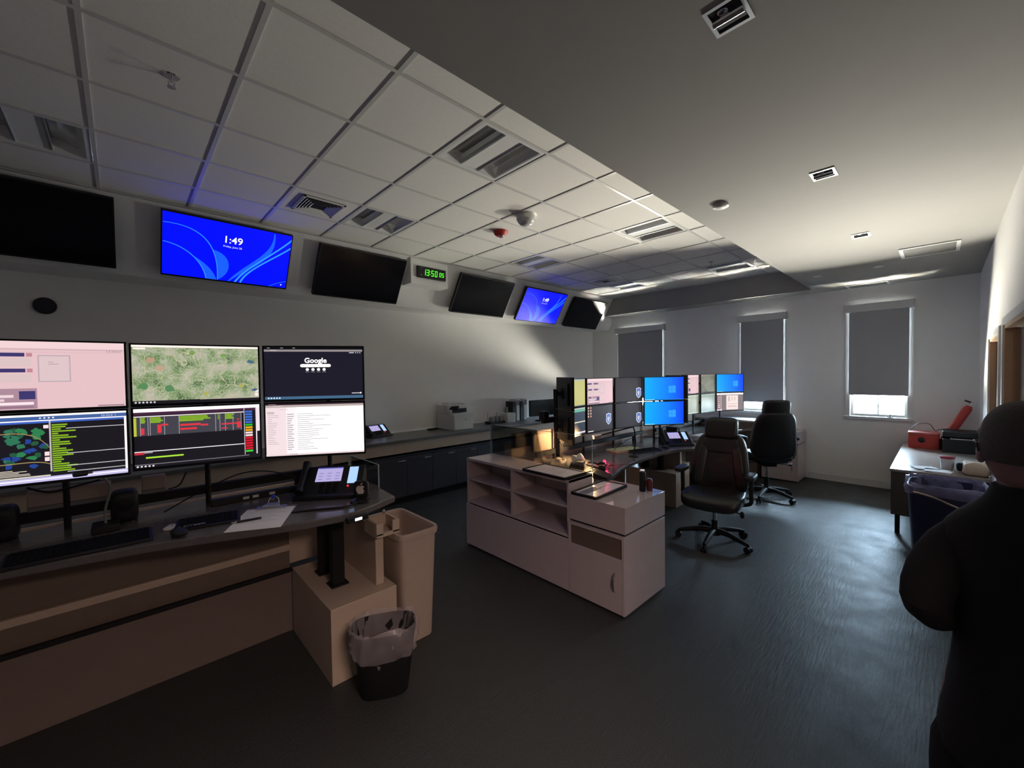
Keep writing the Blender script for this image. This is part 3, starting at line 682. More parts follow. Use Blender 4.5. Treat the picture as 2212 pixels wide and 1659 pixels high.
def search():
    it = [('r', 0, 0, 1, .04, (.004, .004, .005)), ('r', 0, .045, 1, .085, (.30, .27, .27)), ('t', .51, .30, .135, 'Google', (1.2, 1.15, 1.15), 'CENTER', .004)]
    it += [('r', .37, .325, .65, .385, (1.25, 1.15, 1.05)), ('c', .37, .355, .0166, (1.25, 1.15, 1.05)), ('c', .65, .355, .0166, (1.25, 1.15, 1.05))]
    it += dots(.425, .43, 4, .057, .016, (1.25, 1.2, 1.15)) + [('r', .405+.057*i, .475, .445+.057*i, .482, (.35, .35, .38)) for i in range(4)]
    it += rows(.03, .012, .09, .03, 1, (.6, .6, .65)) + rows(.16, .012, .22, .03, 1, (.6, .6, .65)) + rows(.28, .012, .34, .03, 1, (.6, .6, .65)) + rows(.06, .055, .2, .072, 1, (.75, .7, .7))
    it += [('r', .86, .10, .91, .112, (.9, .9, .9))]+dots(.93, .106, 3, .022, .005, (.9, .9, .95))
    it += [('r', 0, .945, 1, 1, (.06, .14, .25)), ('r', .88, .895, .97, .91, (.7, .7, .75))]+dots(.035, .972, 5, .027, .009, (.65, .75, .85))+[('c', .975, .9, .009, (1, 1, 1))]
    return (.012, .011, .022), it
def mail():
    it = [('r', 0, 0, 1, .03, (.03, .012, .02)), ('r', 0, .03, 1, .075, (.50, .42, .40)), ('r', 0, .075, .20, 1, (.92, .76, .78)), ('r', .20, .075, .30, 1, (1.05, .93, .95)), ('r', .015, .155, .085, .195, (.6, .5, .52))]
    it += rows(.03, .01, .2, .022, 1, (.7, .4, .45)) + rows(.07, .045, .3, .06, 1, (.8, .75, .75))
    it += rows(.02, .22, .14, .8, 16, (.52, .42, .46), .3, .9, .25, 2)+rows(.21, .20, .285, .92, 17, (.40, .36, .42), .5, 1, .35, 6)
    it += rows(.31, .20, .66, .92, 19, (.42, .40, .44), .3, 1, .28, 8)+rows(.14, .11, .33, .13, 1, (.6, .55, .58))
    it += [('r', 0, .965, 1, 1, (.85, .70, .72))]+dots(.24, .98, 4, .02, .006, (.35, .3, .33))
    return (1.35, 1.28, 1.28), it
def shield(u, v, s):
    a = 16/9
    def P(pts): return [(u+x*s*1.4, v+y*s*a) for x, y in pts]
    out = [('p', P([(0, -1), (.55, -.8), (.5, -.5), (.55, .35), (.3, .72), (0, 1), (-.3, .72), (-.55, .35), (-.5, -.5), (-.55, -.8)]), (.75, .78, .92)),
           ('p', P([(0, -.88), (.45, -.7), (.4, -.45), (.45, .3), (.24, .62), (0, .86), (-.24, .62), (-.45, .3), (-.4, -.45), (-.45, -.7)]), (.12, .22, .58)),
           ('c', u, v-.05*s, s*.30, (.45, .48, .62)), ('c', u+.02*s, v-.05*s, s*.20, (.13, .18, .42))]
    out += [('p', P([(-.2, -.25), (.1, -.38), (.25, -.1), (.05, .1), (.22, .3), (-.1, .4), (-.24, .1)]), (.62, .62, .72)), ('r', u-.2*s, v+.42*s*a, u+.2*s, v+.52*s*a, (.5, .5, .62))]
    return out
def police(icons=False):
    it = shield(.885, .66, .135)
    if icons: it = shield(.82, .57, .135)+[('c', .04+.09*i, .05+.11*j, .022, [(.9, .6, .45), (.8, .45, .35), (.75, .6, .5)][(i+j) % 3]) for i in range(2) for j in range(4)]+[('r', .02, .955, .22, .985, (1, .95, 1))]
    return DKG, it
def blue():
    it = [('r', 0, .965, .25, 1, (.30, .75, 1.0)), ('r', .25, .975, 1, 1, (.02, .25, .8))]
    for i in range(2):
        for j in range(2): it.append(('p', [(.61+.095*i, .39+.16*j-.01*i), (.70+.095*i, .385+.16*j-.015*i), (.70+.095*i, .535+.16*j+.0*i), (.61+.095*i, .53+.16*j)], (.03, .36, .95)))
    return wallpaper_mat((.0, .38, 1.0), (.0, .055, 1.0), 1.0), it
def yellow(): return (.54, .50, .14), [('r', 0, 0, 1, .06, (.42, .46, .42)), ('r', 0, .97, 1, 1, (.3, .3, .2))]
def slate():
    it = [('r', 0, 0, 1, .05, (.55, .58, .55)), ('r', 0, .06, 1, .15, (.10, .36, .24)), ('r', .5, .08, 1, .13, (.16, .5, .3)), ('r', 0, .51, 1, .55, (.8, .75, .55)), ('r', 0, .90, 1, .96, (.80, .66, .72)), ('r', .3, .66, .45, .69, (.4, .3, .36))]
    return (.035, .048, .070), it
def greenish(c): return c, [('r', 0, 0, 1, .07, tuple(q*1.7 for q in c)), ('r', .04, .18, .5, .24, tuple(q*1.3 for q in c)), ('r', 0, .95, 1, 1, tuple(q*1.9 for q in c)), ('r', .05, .6, .08, .93, tuple(q*1.5 for q in c))]
def doc():
    it = [('r', 0, 0, 1, .09, WHT), ('r', .05, .14, .12, 1, (.30, .14, .18)), ('r', .15, .13, .17, 1, (.9, .7, .7)), ('r', .36, .13, .80, .96, (1.0, .80, .78)), ('r', .40, .62, .77, .635, (.35, .28, .28)), ('r', .43, .2, .49, .48, (.62, .52, .45)), ('r', .56, .2, .59, .44, (.62, .52, .45)), ('r', .66, .2, .69, .44, (.62, .52, .45)), ('r', .0, .95, .2, 1, WHT)]
    it += [('c', .085, .22+.12*i, .026, (.8, .55, .58) if i < 4 else (1, .9, .9)) for i in range(6)]+rows(.42, .72, .78, .85, 2, (.7, .5, .5), .8, 1, .6)
    return (.24, .20, .21), it
CONTENT = dict(cad=cad_pink, cad2=lambda: cad_pink(False), list=list_map, aerial=lambda: aerial(1.0), dimmap=lambda: aerial(.32), dispatch=dispatch, search=search, mail=mail, police=police, policei=lambda: police(True), blue=blue, yellow=yellow, slate=slate,
               gg=lambda: greenish((.30, .33, .25)), gs=lambda: greenish((.20, .26, .22)), doc=doc, off=lambda: (M['dglass'], []))
MW, MH = .548, .322
def monitor(L, R, z, content, label, group, zdesk, upper, back=.262):
    L = Vector((*L, z)); R = Vector((*R, z)); c = (L+R)/2; d = R-L; w = d.length
    t = thing('desk_monitor', label, 'monitor', c, math.atan2(d.y, d.x), group)
    b = MB(); b.box(-w/2, w/2, .004, .024, 0, MH, M['blackp']); b.box(-w*.36, w*.36, .024, .045, .05, MH-.06, M['blackp']); b.build('housing', t, bevel=.003)
    f = MB(); q = .008; qb = .013
    f.box(-w/2, w/2, -.001, .006, 0, qb, M['blackp']).box(-w/2, w/2, -.001, .006, MH-q, MH, M['blackp']).box(-w/2, -w/2+q, -.001, .006, qb, MH-q, M['blackp']).box(w/2-q, w/2, -.001, .006, qb, MH-q, M['blackp'])
    f.build('bezel', t)
    bg, items = CONTENT[content](); sw, sh = w-2*q, MH-q-qb
    s = MB(); s.quad((-sw/2, .003, qb), (sw/2, .003, qb), (sw/2, .003, qb+sh), (-sw/2, .003, qb+sh), glow(bg) if isinstance(bg, tuple) else bg)
    lit(s, items, sw, sh, .0028, qb); s.build('screen', t, smooth=False)
    a = MB(); a.box(-.05, .05, .045, .058, MH/2-.05, MH/2+.05, M['blackm']).box(-.02, .02, .058, back-.012, MH/2-.02, MH/2+.02, M['blackm'])
    zb = (zdesk-z) if not upper else .014
    if back < .2 and not upper: zb = MH/2-.05      # carried by the articulated arm
    a.tube([(0, back, zb), (0, back, MH/2+.04 if upper else MH+.01)], .014, M['blackm'], 12); a.build('mount_pole', t)
    return t

# ------------------------------------------------------------------ consoles
A_PTS = [(-1.45, 2.15), (-1.2, 2.30), (-.9, 2.46), (-.6, 2.545), (-.37, 2.545), (.04, 2.47), (.26, 2.40), (.48, 2.315), (.66, 2.255), (.83, 2.225), (.95, 2.235), (1.08, 2.285), (1.215, 2.345), (1.235, 2.62), (1.24, 3.13), (-1.45, 3.13)]
B_PTS = [(-1.44, 2.105), (-1.1, 2.125), (-.8, 2.235), (-.5, 2.29), (-.17, 2.31), (.2, 2.32), (.45, 2.29), (.62, 2.255), (.76, 2.15), (.90, 2.10), (1.08, 2.13), (1.17, 2.26), (1.22, 2.6), (1.24, 3.13), (-1.44, 3.13)]
def console(ox, zd, pts, label, left=True):
    t = thing('dispatch_console', label, 'desk', (ox, 2.8, 0), 0, 'height-adjustable dispatch consoles'); O = lambda x: x   # local x = station x, y-2.8
    P = [(x, y-2.8) for x, y in pts]
    MB().prism(P, zd-.038, zd, M['desk']).build('worksurface', t, bevel=.006)
    def ped(x0, x1, name='pedestal'):
        MB().box(x0, x1, 2.415-2.8, 3.16-2.8, .0, .45, M['woodl']).build(name, t, bevel=.003)
    ped(.838, 1.25)
    if left: ped(-1.45, -1.04)
    MB().box(1.153, 1.207, 2.5-2.8, 3.15-2.8, .45, .825, M['woodl']).build('end_panel', t, bevel=.003)
    for y in (2.70, 2.93):
        c = MB().box(.945, 1.02, y-2.8-.03, y-2.8+.03, .46, zd-.15, M['blackm']).box(.955, 1.01, y-2.8-.024, y-2.8+.024, zd-.15, zd-.04, M['blackm']).box(.93, 1.04, y-2.8-.05, y-2.8+.05, .45, .462, M['blackm'])
        c.build('lift_column', t, bevel=.003)
    MB().box(.80, 1.10, -.38, .3, zd-.075, zd-.038, M['blackm']).build('lift_frame', t, bevel=.004)
    k0 = -1.04 if left else -1.45
    MB().box(k0, .838, 3.172-2.8, 3.20-2.8, .0, .43, mat('kick_laminate_shaded', (.17, .125, .11), .5, var=.08, scale=12)).build('kick_panel', t, bevel=.002)  # laminate darkened, the shadow lying on this panel is put into its colour
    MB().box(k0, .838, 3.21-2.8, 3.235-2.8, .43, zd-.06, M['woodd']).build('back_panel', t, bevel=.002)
    MB().box(k0, .838, 3.172-2.8, 3.205-2.8, .57, .615, M['woodl']).build('cable_rail', t, bevel=.006)  # pale rail colour stands in for light caught on the raceway edge
    MB().box(k0, .838, 3.14-2.8, 3.172-2.8, .43, .455, M['blackm']).build('cable_tray', t, bevel=.003)
    MB().box(-1.45, 1.25, 3.16-2.8, 3.24-2.8, .83, 1.0, M['woodl']).box(-1.45, 1.25, 3.24-2.8, 3.27-2.8, .45, 1.035, M['woodl']).build('rear_ledge', t, bevel=.003)
    MB().box(-1.2, 1.1, 3.02-2.8, 3.06-2.8, zd+.06, zd+.11, M['blackm']).box(-.9, -.86, 3.02-2.8, 3.06-2.8, zd, zd+.06, M['blackm']).box(.84, .88, 3.02-2.8, 3.06-2.8, zd, zd+.06, M['blackm']).build('equipment_rail', t, bevel=.003)
    return t
ZA, ZB = 1.05, .835
cA = console(0, ZA, A_PTS, 'near dark-topped dispatch console at the left edge, raised to standing height')
b = MB().box(-.06, .06, -.075, -.06, 0, .075, M['tan']).box(-.06, -.045, -.06, .06, 0, .075, M['tan']).box(.045, .06, -.06, .06, 0, .075, M['tan']).box(-.06, .06, .06, .075, 0, .075, M['tan']).box(-.06, .06, -.06, .06, 0, .008, M['tan'])
t = thing('cup_holder', 'small square tan cup holder on the end panel of the near console', 'cup holder', (1.165, 2.42, .826))
MB().box(-.075, -.03, -.075, -.06, 0, .075, M['woodl']).box(.03, .075, -.075, -.06, 0, .075, M['woodl']).box(-.075, .075, -.075, -.06, -.012, .012, M['woodl']).build('front_plate', t, bevel=.002)
MB().box(-.075, -.06, -.06, .09, -.0, .075, M['woodl']).box(.06, .075, -.06, .09, 0, .075, M['woodl']).box(-.06, .06, .075, .09, 0, .075, M['woodl']).box(-.075, .075, -.06, .09, -.012, .0, M['woodl']).build('holder_box', t, bevel=.002)
MB().lathe([(.008, 0), (.012, .012), (.009, .022), (.002, .026)], M['chrome'], 14, (.05, .085, .075)).build('knob', t)

def divider(x, y0, y1, z0, z1, label):
    t = thing('glass_divider', label, 'glass panel', (x, (y0+y1)/2, z0)); h = (y1-y0)/2; H = z1-z0
    MB().box(-.003, .003, -h+.004, h-.004, .0, H-.004, M['screenglass']).build('glass_sheet', t, smooth=False)
    e = MB(); e.box(-.004, .004, -h, -h+.005, 0, H, M['edge']).box(-.004, .004, h-.005, h, 0, H, M['edge']).box(-.003, .003, -h+.005, h-.005, H-.003, H, M['edge'])
    e.build('polished_edge', t, smooth=False)
divider(1.232, 2.60, 3.10, ZA-.05, 1.205, 'clear glass divider at the right end of the near console, beside its phone')
divider(2.965, 2.105, 3.47, .926, 1.245, 'long clear glass divider standing along the back of the open bookcase')

GA, GB, GC = 'displays of the near console', 'displays of the middle console', 'displays of the far console'
ar = dict(c2=((-.525, 2.812), (.020, 2.732)), c3=((.030, 2.808), (.574, 2.691)), c4=((.583, 2.669), (1.054, 2.393)))
for c, up_, lo_, l1, l2 in (('c2', 'cad', 'list', 'pink records screen with clock 13:50:07 at the left picture edge', 'white-framed screen with dark map and green list, left picture edge'),
                            ('c3', 'aerial', 'dispatch', 'bright aerial town map display in the upper row of the near console', 'dark dispatch table with coloured button column, below the aerial town map'),
                            ('c4', 'search', 'mail', 'dark web search page display, right end of the upper row of the near console', 'bright white mail list display, right end of the lower row of the near console')):
    L, R = ar[c]; bk = .37 if c == 'c4' else .262; monitor(L, R, 1.656, up_, l1, GA, ZA, True, bk); monitor(L, R, 1.331, lo_, l2, GA, ZA, False, bk)
B_COL = dict(c0=((3.07, 2.38), (3.38, 2.83)), c1=((3.385, 2.775), (3.89, 2.852)), c2=((3.90, 2.84), (4.44, 2.832)), c3=((4.455, 2.815), (4.985, 2.742)), c4=((4.985, 2.712), (5.485, 2.40)))
for c, up_, lo_, l1, l2 in (('c0', 'off', 'off', 'tall-looking black monitor back at the left end of the middle console, upper one', 'black monitor back at the left end of the middle console, lower one'),
                            ('c1', 'yellow', 'slate', 'plain yellow display beside the black monitor back', 'slate display with pale stripes below the yellow one'),
                            ('c2', 'cad2', 'policei', 'pink records display of the middle console, upper row', 'dark display with coloured icons and a blue shield, under the pink records display'),
                            ('c3', 'police', 'police', 'upper plain dark display with a blue shield, left of the blue desktops', 'lower plain dark display with a blue shield, without icons'),
                            ('c4', 'blue', 'blue', 'bright blue desktop display of the middle console, upper row', 'bright blue desktop display of the middle console, lower row just above the phone')):
    L, R = B_COL[c]; dz = .02 if c == 'c0' else 0
    bk = .10 if c == 'c0' else .262; monitor(L, R, 1.418+dz, up_, l1, GB, ZB, True, bk); monitor(L, R, 1.092+dz, lo_, l2, GB, ZB, False, bk)
C_COL = dict(c0=((5.56, 2.38), (5.87, 2.83)), c2=((6.43, 2.83), (6.955, 2.795)), c3=((6.965, 2.765), (7.50, 2.735)), c4=((7.51, 2.72), (7.97, 2.425)))
for c, up_, lo_, l1, l2 in (('c0', 'off', 'off', 'narrow-looking black monitor back right of the blue desktops, upper one', 'narrow-looking black monitor back right of the blue desktops, lower one'),
                            ('c2', 'cad2', 'gg', 'small-looking pink records display of the far console', 'pale green-grey display of the far console, lower left'),
                            ('c3', 'dimmap', 'gs', 'dim brown-green map display of the far console', 'grey-green display of the far console under the dim map'),
                            ('c4', 'blue', 'doc', 'small-looking blue desktop display of the far console', 'display with a white document page, under the blue desktop of the far console')):
    L, R = C_COL[c]; zd = .96 if c == 'c4' else ZB; monitor(L, R, 1.432, up_, l1, GC, zd, True); monitor(L, R, 1.105, lo_, l2, GC, zd, False)
cB = console(4.43, ZB, B_PTS, 'middle dark-topped dispatch console with a concave front, behind the bookcase')
MB().box(3.27-4.43, 3.76-4.43, 3.10-2.8, 3.12-2.8, ZB, 1.165, M['woodl']).build('upright_board', cB, bevel=.003)
C_PTS = [(-1.18, 2.45)]+[(x, y) for x, y in B_PTS if -.85 < x < .7]+[(.72, 2.2), (.78, 2.32), (.78, 3.13), (-1.18, 3.13)]
def far_console():
    t = thing('dispatch_console', 'far dark-topped dispatch console beside the windows', 'desk', (6.92, 2.8, 0), 0, 'height-adjustable dispatch consoles')
    P = [(x, y-2.8) for x, y in C_PTS]
    MB().prism(P, ZB-.038, ZB, M['desk']).build('worksurface', t, bevel=.006)
    MB().box(.40, .76, -.385, .36, 0, .45, M['woodl']).build('pedestal', t, bevel=.003)
    MB().box(-1.17, -.80, -.2, .36, 0, .45, M['woodl']).build('pedestal', t, bevel=.003)
    MB().box(-.80, .40, .372, .40, 0, .43, M['woodl']).build('kick_panel', t)
    MB().box(-1.17, .78, .36, .44, .45, ZB+.19, M['woodl']).build('rear_ledge', t)
    for y in (-.1, .13): MB().box(.55, .62, y-.03, y+.03, .45, ZB-.038, M['blackm']).build('lift_column', t)
    MB().box(-1.0, 1.0, .22, .26, ZB+.05, ZB+.10, M['blackm']).box(-.7, -.66, .22, .26, ZB, ZB+.05, M['blackm']).box(.66, .7, .22, .26, ZB, ZB+.05, M['blackm']).build('equipment_rail', t)
far_console()
t = thing('window_cabinet', 'grey-topped side cabinet in front of the windows, under the blue desktop of the far console', 'cabinet', (8.02, 2.85, 0))
MB().box(-.28, .28, -.70, .70, .02, .93, M['woodd']).build('carcass', t, bevel=.003)
MB().box(-.29, .285, -.71, .71, .93, .96, mat('light_grey_top', (.55, .57, .60), .3)).build('top_board', t, bevel=.003)

# ------------------------------------------------------------------ bookcase and cabinets between the consoles
t = thing('open_bookcase', 'taupe low bookcase with four open compartments above a plain base', 'bookcase', (2.62, 2.778, 0)); X0, X1, Y0, Y1 = 0, .335, -.682, .682; th = .02
c = MB(); w = M['wood']
c.box(X0, X1, Y0, Y0+th, .015, .925, w).box(X0, X1, Y1-th, Y1, .015, .925, w).box(X1-.012, X1, Y0+th, Y1-th, .015, .9, w).box(X0, X1-.012, Y0+th, Y1-th, .455, .475, w)
c.build('carcass', t, bevel=.0015)
MB().box(X0-.004, X1, Y0, Y1, .9, .925, M['woodg']).build('top_board', t, bevel=.002)
MB().box(X0, X1-.012, -.015, .015-.005, .475, .9, w).build('divider', t)
for a, b in ((Y0+th, -.015), (.010, Y1-th)): MB().box(X0+.004, X1-.012, a, b, .695, .713, w).build('shelf', t)
MB().box(X0-.014, X0, Y0, Y1, .02, .445, w).build('front_panel', t, bevel=.0015)
MB().box(X0+.03, X1-.02, Y0+.02, Y1-.02, 0, .02, M['blackp']).build('plinth', t)
def low_cabinet(loc, rz, label, depth=.62, grp=None):
    t = thing('low_cabinet', label, 'cabinet', loc, rz, grp); a = .256; D = depth; w = M['wood']   # front at x=0, faces -x
    MB().box(0, D, -a, a, .015, .60, w).build('carcass', t, bevel=.002)
    MB().box(0, D, -a, a, .617, .805, w).box(0, D, -a, a, .805, .815, M['woodg']).build('top_box', t, bevel=.002)
    MB().box(.012, D-.012, -a+.012, a-.012, .60, .617, M['blackp']).build('shadow_gap', t)
    MB().box(.03, D-.03, -a+.02, a-.02, 0, .015, M['blackp']).build('plinth', t)
    f = MB(); f.box(-.016, 0, -a, -a+.02, .02, .60, w).box(-.016, 0, a-.02, a, .02, .60, w).box(-.016, 0, -a+.02, a-.02, .58, .60, w)
    f.build('face_frame', t, bevel=.001)
    MB().box(-.004, 0, -a+.02, a-.02, .43, .58, M['woodd']).build('recessed_panel', t)
    dr = MB().box(-.018, 0, -a+.022, a-.022, .022, .427, w).build('door', t, bevel=.0015)
    h = MB(); h.tube([(-.018, -.18, .18), (-.036, -.18, .20), (-.046, -.18, .25), (-.036, -.18, .30), (-.018, -.18, .32)], .006, M['chrome'], 8, smooth=5); h.build('handle', dr)
    return t
low_cabinet((2.62, 1.836, 0), 0, 'taupe low cabinet with arched handle at the right end of the open bookcase')
low_cabinet((7.80, 1.836, 0), 0, 'taupe low cabinet with arched handle under the windows behind the far chair', .5)

# ------------------------------------------------------------------ counter along the screen wall
t = thing('wall_counter', 'long grey counter running along the left wall under the wall displays', 'counter', (3.0, YL-.37, .0))
MB().box(XB-3.0+.02, XW-3.02, -.375, .365, .872, .906, M['counter']).build('worktop', t, bevel=.004)
MB().box(XB-3.0+.02, XW-3.02, -.335, -.31, .715, .872, M['woodl']).build('apron', t)
MB().box(XB-3.0+.02, XW-3.02, -.31, .365, .66, .68, M['darklam']).build('under_shelf', t)
MB().box(XB-3.0+.02, XW-3.02, .34, .365, .68, .872, M['woodd']).build('back_board', t)
xs0 = [2.45+.84*i for i in range(-5, 7)]
for n, x in enumerate(xs0):
    if not 4 <= n <= 8: continue      # the rest stand wholly behind the consoles
    lab = 'dark two-door base cabinet under the left wall counter, ' + ({4: 'seen through the near console glass divider', 5: 'directly below the counter phone', 6: 'below the printer', 7: 'just right of the printer', 8: 'behind the bookcase glass'}[n])
    b = thing('base_cabinet', lab, 'cabinet', (x+.42, YL-.37, 0), 0, 'dark base cabinets under the counter')
    MB().box(-.418, .418, -.325, .36, .09, .655, M['darklam']).build('carcass', b)
    MB().box(-.418, .418, -.27, .36, 0, .09, M['blackp']).build('toe_kick', b)
    for s in (0, 1):
        d = MB().box(-.416+s*.418, -.002+s*.418, -.344, -.325, .11, .652, M['darklam']).build('door', b, bevel=.002)
        xc = -.09+s*.418
        h = MB().tube([(xc-.055, -.344, .612), (xc-.055, -.366, .612), (xc+.055, -.366, .612), (xc+.055, -.344, .612)], .006, M['alu'], 8); h.build('handle', d)

# printer
t = thing('printer', 'white office printer with tilted touch panel on the left wall counter', 'printer', (3.99, 5.58, .906)); w = M['offwhite']
MB().box(-.19, .19, -.25, .24, 0, .265, w).build('body', t, bevel=.012, seg=3)
MB().box(-.185, .185, -.256, -.25, .02, .12, w).build('paper_tray', t, bevel=.003)
MB().box(-.19, .19, -.06, .24, .265, .40, w).box(-.19, -.16, -.16, -.06, .265, .33, w).build('scanner_unit', t, bevel=.01, seg=3)
MB().box(-.10, .19, -.075, -.06, .27, .335, M['blackp']).build('output_slot', t)
MB().box(-.12, .15, 0, .2, .40, .43, w).box(-.05, .2, -.02, .07, .395, .402, M['blackp']).build('document_feeder', t, bevel=.006)
T = Matrix.Translation((-.09, -.10, .345)) @ Matrix.Rotation(math.radians(-38), 4, 'X')
MB().box(-.075, .075, -.06, .06, -.01, .006, M['blackp'], T).box(-.062, .062, -.045, .045, .006, .007, mat('touch_panel', (.12, .14, .16), .2), T).build('touch_panel', t, bevel=.003)
MB().box(.03, .05, -.2515, -.25, .16, .18, M['ink']).build('badge', t)

def desk_phone(loc, rz, label, grp=None, k=1.0):
    t = thing('desk_phone', label, 'phone', loc, rz, grp)
    pr = [(-.115, 0), (.115, 0), (.115, .10), (.085, .165), (-.07, .03), (-.115, .022)]
    MB().prismx(pr, -.195, .195, M['blackp']).build('housing', t, bevel=.006)
    # tilted face frame: origin at the front lip, v runs up the slope
    a = math.atan2(.135, .155); T = Matrix.Translation((0, -.07, .03)) @ Matrix.Rotation(a, 4, 'X')
    s = MB(); s.box(-.095, .06, .085, .19, .0, .002, glow((.50, .44, .78), .95), T)
    for i in range(3):
        for j in range(3): s.box(-.08+.05*i, -.055+.05*i, .10+.022*j, .104+.022*j, .002, .0023, glow((.20, .17, .36)), T)
    s.box(-.095, .06, .182, .19, .002, .0023, glow((.10, .09, .42)), T)
    s.build('main_display', t, smooth=False)
    MB().box(.10, .155, .065, .19, .0, .002, glow((.45, .68, 1.1), 1.0), T).build('side_display', t, smooth=False)
    MB().lathe([(.006, 0), (.006, .004), (.002, .006)], glow((1.0, .03, .03), 1.5), 12, (.108, .045, 0), T).build('red_indicator', t)
    kb = MB()
    for i in range(3):
        for j in range(4): kb.box(-.06+.04*i, -.035+.04*i, .005+.019*j, .018+.019*j, 0, .004, M['blackm'], T)
    kb.build('keypad', t, bevel=.001)
    hs = MB(); hs.tube([(-.165, -.09, .045), (-.165, -.05, .075), (-.165, .04, .155), (-.165, .085, .185)], [.026, .018, .018, .026], M['blackp'], 12); hs.build('handset', t)
    return t
PG = 'console phones with two lit displays'
desk_phone((.945, 2.665, ZA), math.radians(-34.7), 'black console phone with two lit displays on the near console', PG)
desk_phone((5.31, 2.43, ZB), math.radians(-37.7), 'black console phone with two lit displays on the middle console, below the blue desktops', PG)
desk_phone((2.70, 5.72, .906), math.radians(12), 'black console phone with two lit displays on the left wall counter', PG)

# ------------------------------------------------------------------ things on the near console
def keyboard(loc, rz, w, d, label, m=None, text=None):
    m = m or M['blackp']; t = thing('keyboard', label, 'keyboard', loc, rz)
    MB().prismx([(-d/2, 0), (d/2, 0), (d/2, .022), (-d/2, .012)], -w/2, w/2, m).build('case', t, bevel=.003)
    k = MB(); n = int(w/.021); a = math.atan2(.010, d); T = Matrix.Translation((0, -d/2, .012)) @ Matrix.Rotation(a, 4, 'X')
    r_ = 5; p = (d-.03)/r_
    for j in range(r_):
        for i in range(n-1):
            x = -w/2+.012+i*(w-.024)/(n-1); k.box(x+.001, x+(w-.024)/(n-1)-.002, .02+j*p, .02+j*p+p*.85, 0, .006, mat('black_keys', (.009, .009, .009), .85, spec=.1), T)
    k.build('keys', t, bevel=.001)
    if text:
        l = MB(); l.text(text, .030, mat('grey_lettering', (.30, .29, .30), .6), T @ Matrix.Translation((-.10, .002, .0075)) , 'LEFT', .0006)
        for i in range(3): l.tube([(-.112-.010*i+.004*math.cos(q)*-1, .012+.011*math.sin(q), .0077) for q in (-1.1, -.5, 0, .5, 1.1)], .0012, mat('grey_lettering', (.30, .29, .30), .6), 5, T)
        l.build('lettering', t, smooth=False)
    return t
keyboard((-.14, 2.60, ZA), math.radians(-1), .46, .17, 'long black keyboard at the front edge of the near console, left picture edge')
t = keyboard((.31, 2.61, ZA), math.radians(-10), .27, .15, 'black keyboard with grey lettering CYBER beside the clipboard', text='CYBER')
def mouse(loc, rz, label, m):
    t = thing('computer_mouse', label, 'mouse', loc, rz)
    MB().cushion((0, 0, .017), (.06, .10, .034), m, .75, 20, 12, lambda x, y, z: (x*(1-.12*(y/.05)), y, z*(1-.25*(y/.05)**2))).build('shell', t)
    MB().tube([(-.003, .03, .033), (.003, .03, .033)], .007, M['blackm'], 10).build('wheel', t)
    return t
mouse((.178, 2.50, ZA), .2, 'black computer mouse in front of the lettered keyboard', M['blackp'])
t = thing('key_fob', 'small pale rounded tag lying left of the lettered keyboard', 'fob', (.160, 2.645, ZA), -.5)
MB().cushion((0, 0, .007), (.045, .075, .014), M['offwhite'], .4, 20, 8).build('case', t)
MB().cyl(0, .008, .0135, .0145, .006, M['ink'], 12).build('button', t)
t = thing('clipboard', 'clipboard with white sheet and metal clip on the near console', 'clipboard', (.525, 2.475, ZA), math.radians(-27))
MB().box(-.125, .125, -.165, .20, 0, .004, M['woodd']).build('board', t, bevel=.002)
p = MB().box(-.122, .122, -.178, .165, .004, .0065, M['paper'])
for i in range(9): p.box(-.10, -.10+.14+.05*((i*7) % 3)/2, .11-.022*i, .1115-.022*i, .0065, .0068, M['ink'])
p.build('paper', t, smooth=False)
c = MB(); c.box(-.075, .075, .135, .185, .006, .014, M['alu']); c.prism([(-.045, .15), (.045, .15), (.028, .205), (-.028, .205)], .012, .026, M['alu'])
c.tube([(-.028, .20, .018), (-.022, .212, .045), (0, .216, .058), (.022, .212, .045), (.028, .20, .018)], .0035, M['chrome'], 8, smooth=4)
cl = c.build('clip', t, bevel=.001)
MB().cushion((-.004, .214, .058), (.024, .018, .018), M['bluep'], .8, 14, 8).build('blue_grip', cl)
t = thing('pen', 'black ballpoint pen with silver tip lying on the clipboard sheet', 'pen', (.452, 2.468, ZA+.0065), math.radians(-8))
MB().tube([(-.045, 0, .006), (.062, 0, .006)], .0055, M['blackp'], 10).build('barrel', t)
MB().tube([(-.072, 0, .0055), (-.066, 0, .0058), (-.045, 0, .006)], [.001, .004, .005], M['chrome'], 10).build('tip', t)
MB().box(.02, .062, -.0015, .0015, .011, .014, M['chrome']).build('clip', t)
# charging dock with a pale fruit emblem
t = thing('charging_dock', 'black charging dock with pale apple emblem in front of the near console phone', 'dock', (1.015, 2.385, ZA), math.radians(-40))
MB().loft([(0, 0, 0, .058, .05), (0, 0, .012, .058, .05), (0, .008, .018, .03, .025)], M['blackp'], 28, 3, True, True).build('base', t)
MB().cushion((0, .012, .072), (.085, .03, .10), M['blackp'], .35, 24, 12).build('body', t)
def apple(mb, s, m, T):
    o = [(0, .40), (-.16, .46), (-.34, .40), (-.45, .22), (-.46, -.02), (-.36, -.30), (-.20, -.47), (-.06, -.44), (0, -.42), (.06, -.44), (.20, -.47), (.34, -.30), (.42, -.12), (.33, -.04), (.29, .08), (.31, .20), (.40, .30), (.30, .43), (.16, .46)]
    mb.add([(x*s, y*s, 0) for x, y in o], [tuple(range(len(o)))], m, T)
    lf = [(.0, .50), (.02, .62), (.12, .74), (.22, .78), (.20, .64), (.12, .54)]
    return mb.add([(x*s, y*s, 0) for x, y in lf], [tuple(range(len(lf)))], m, T)
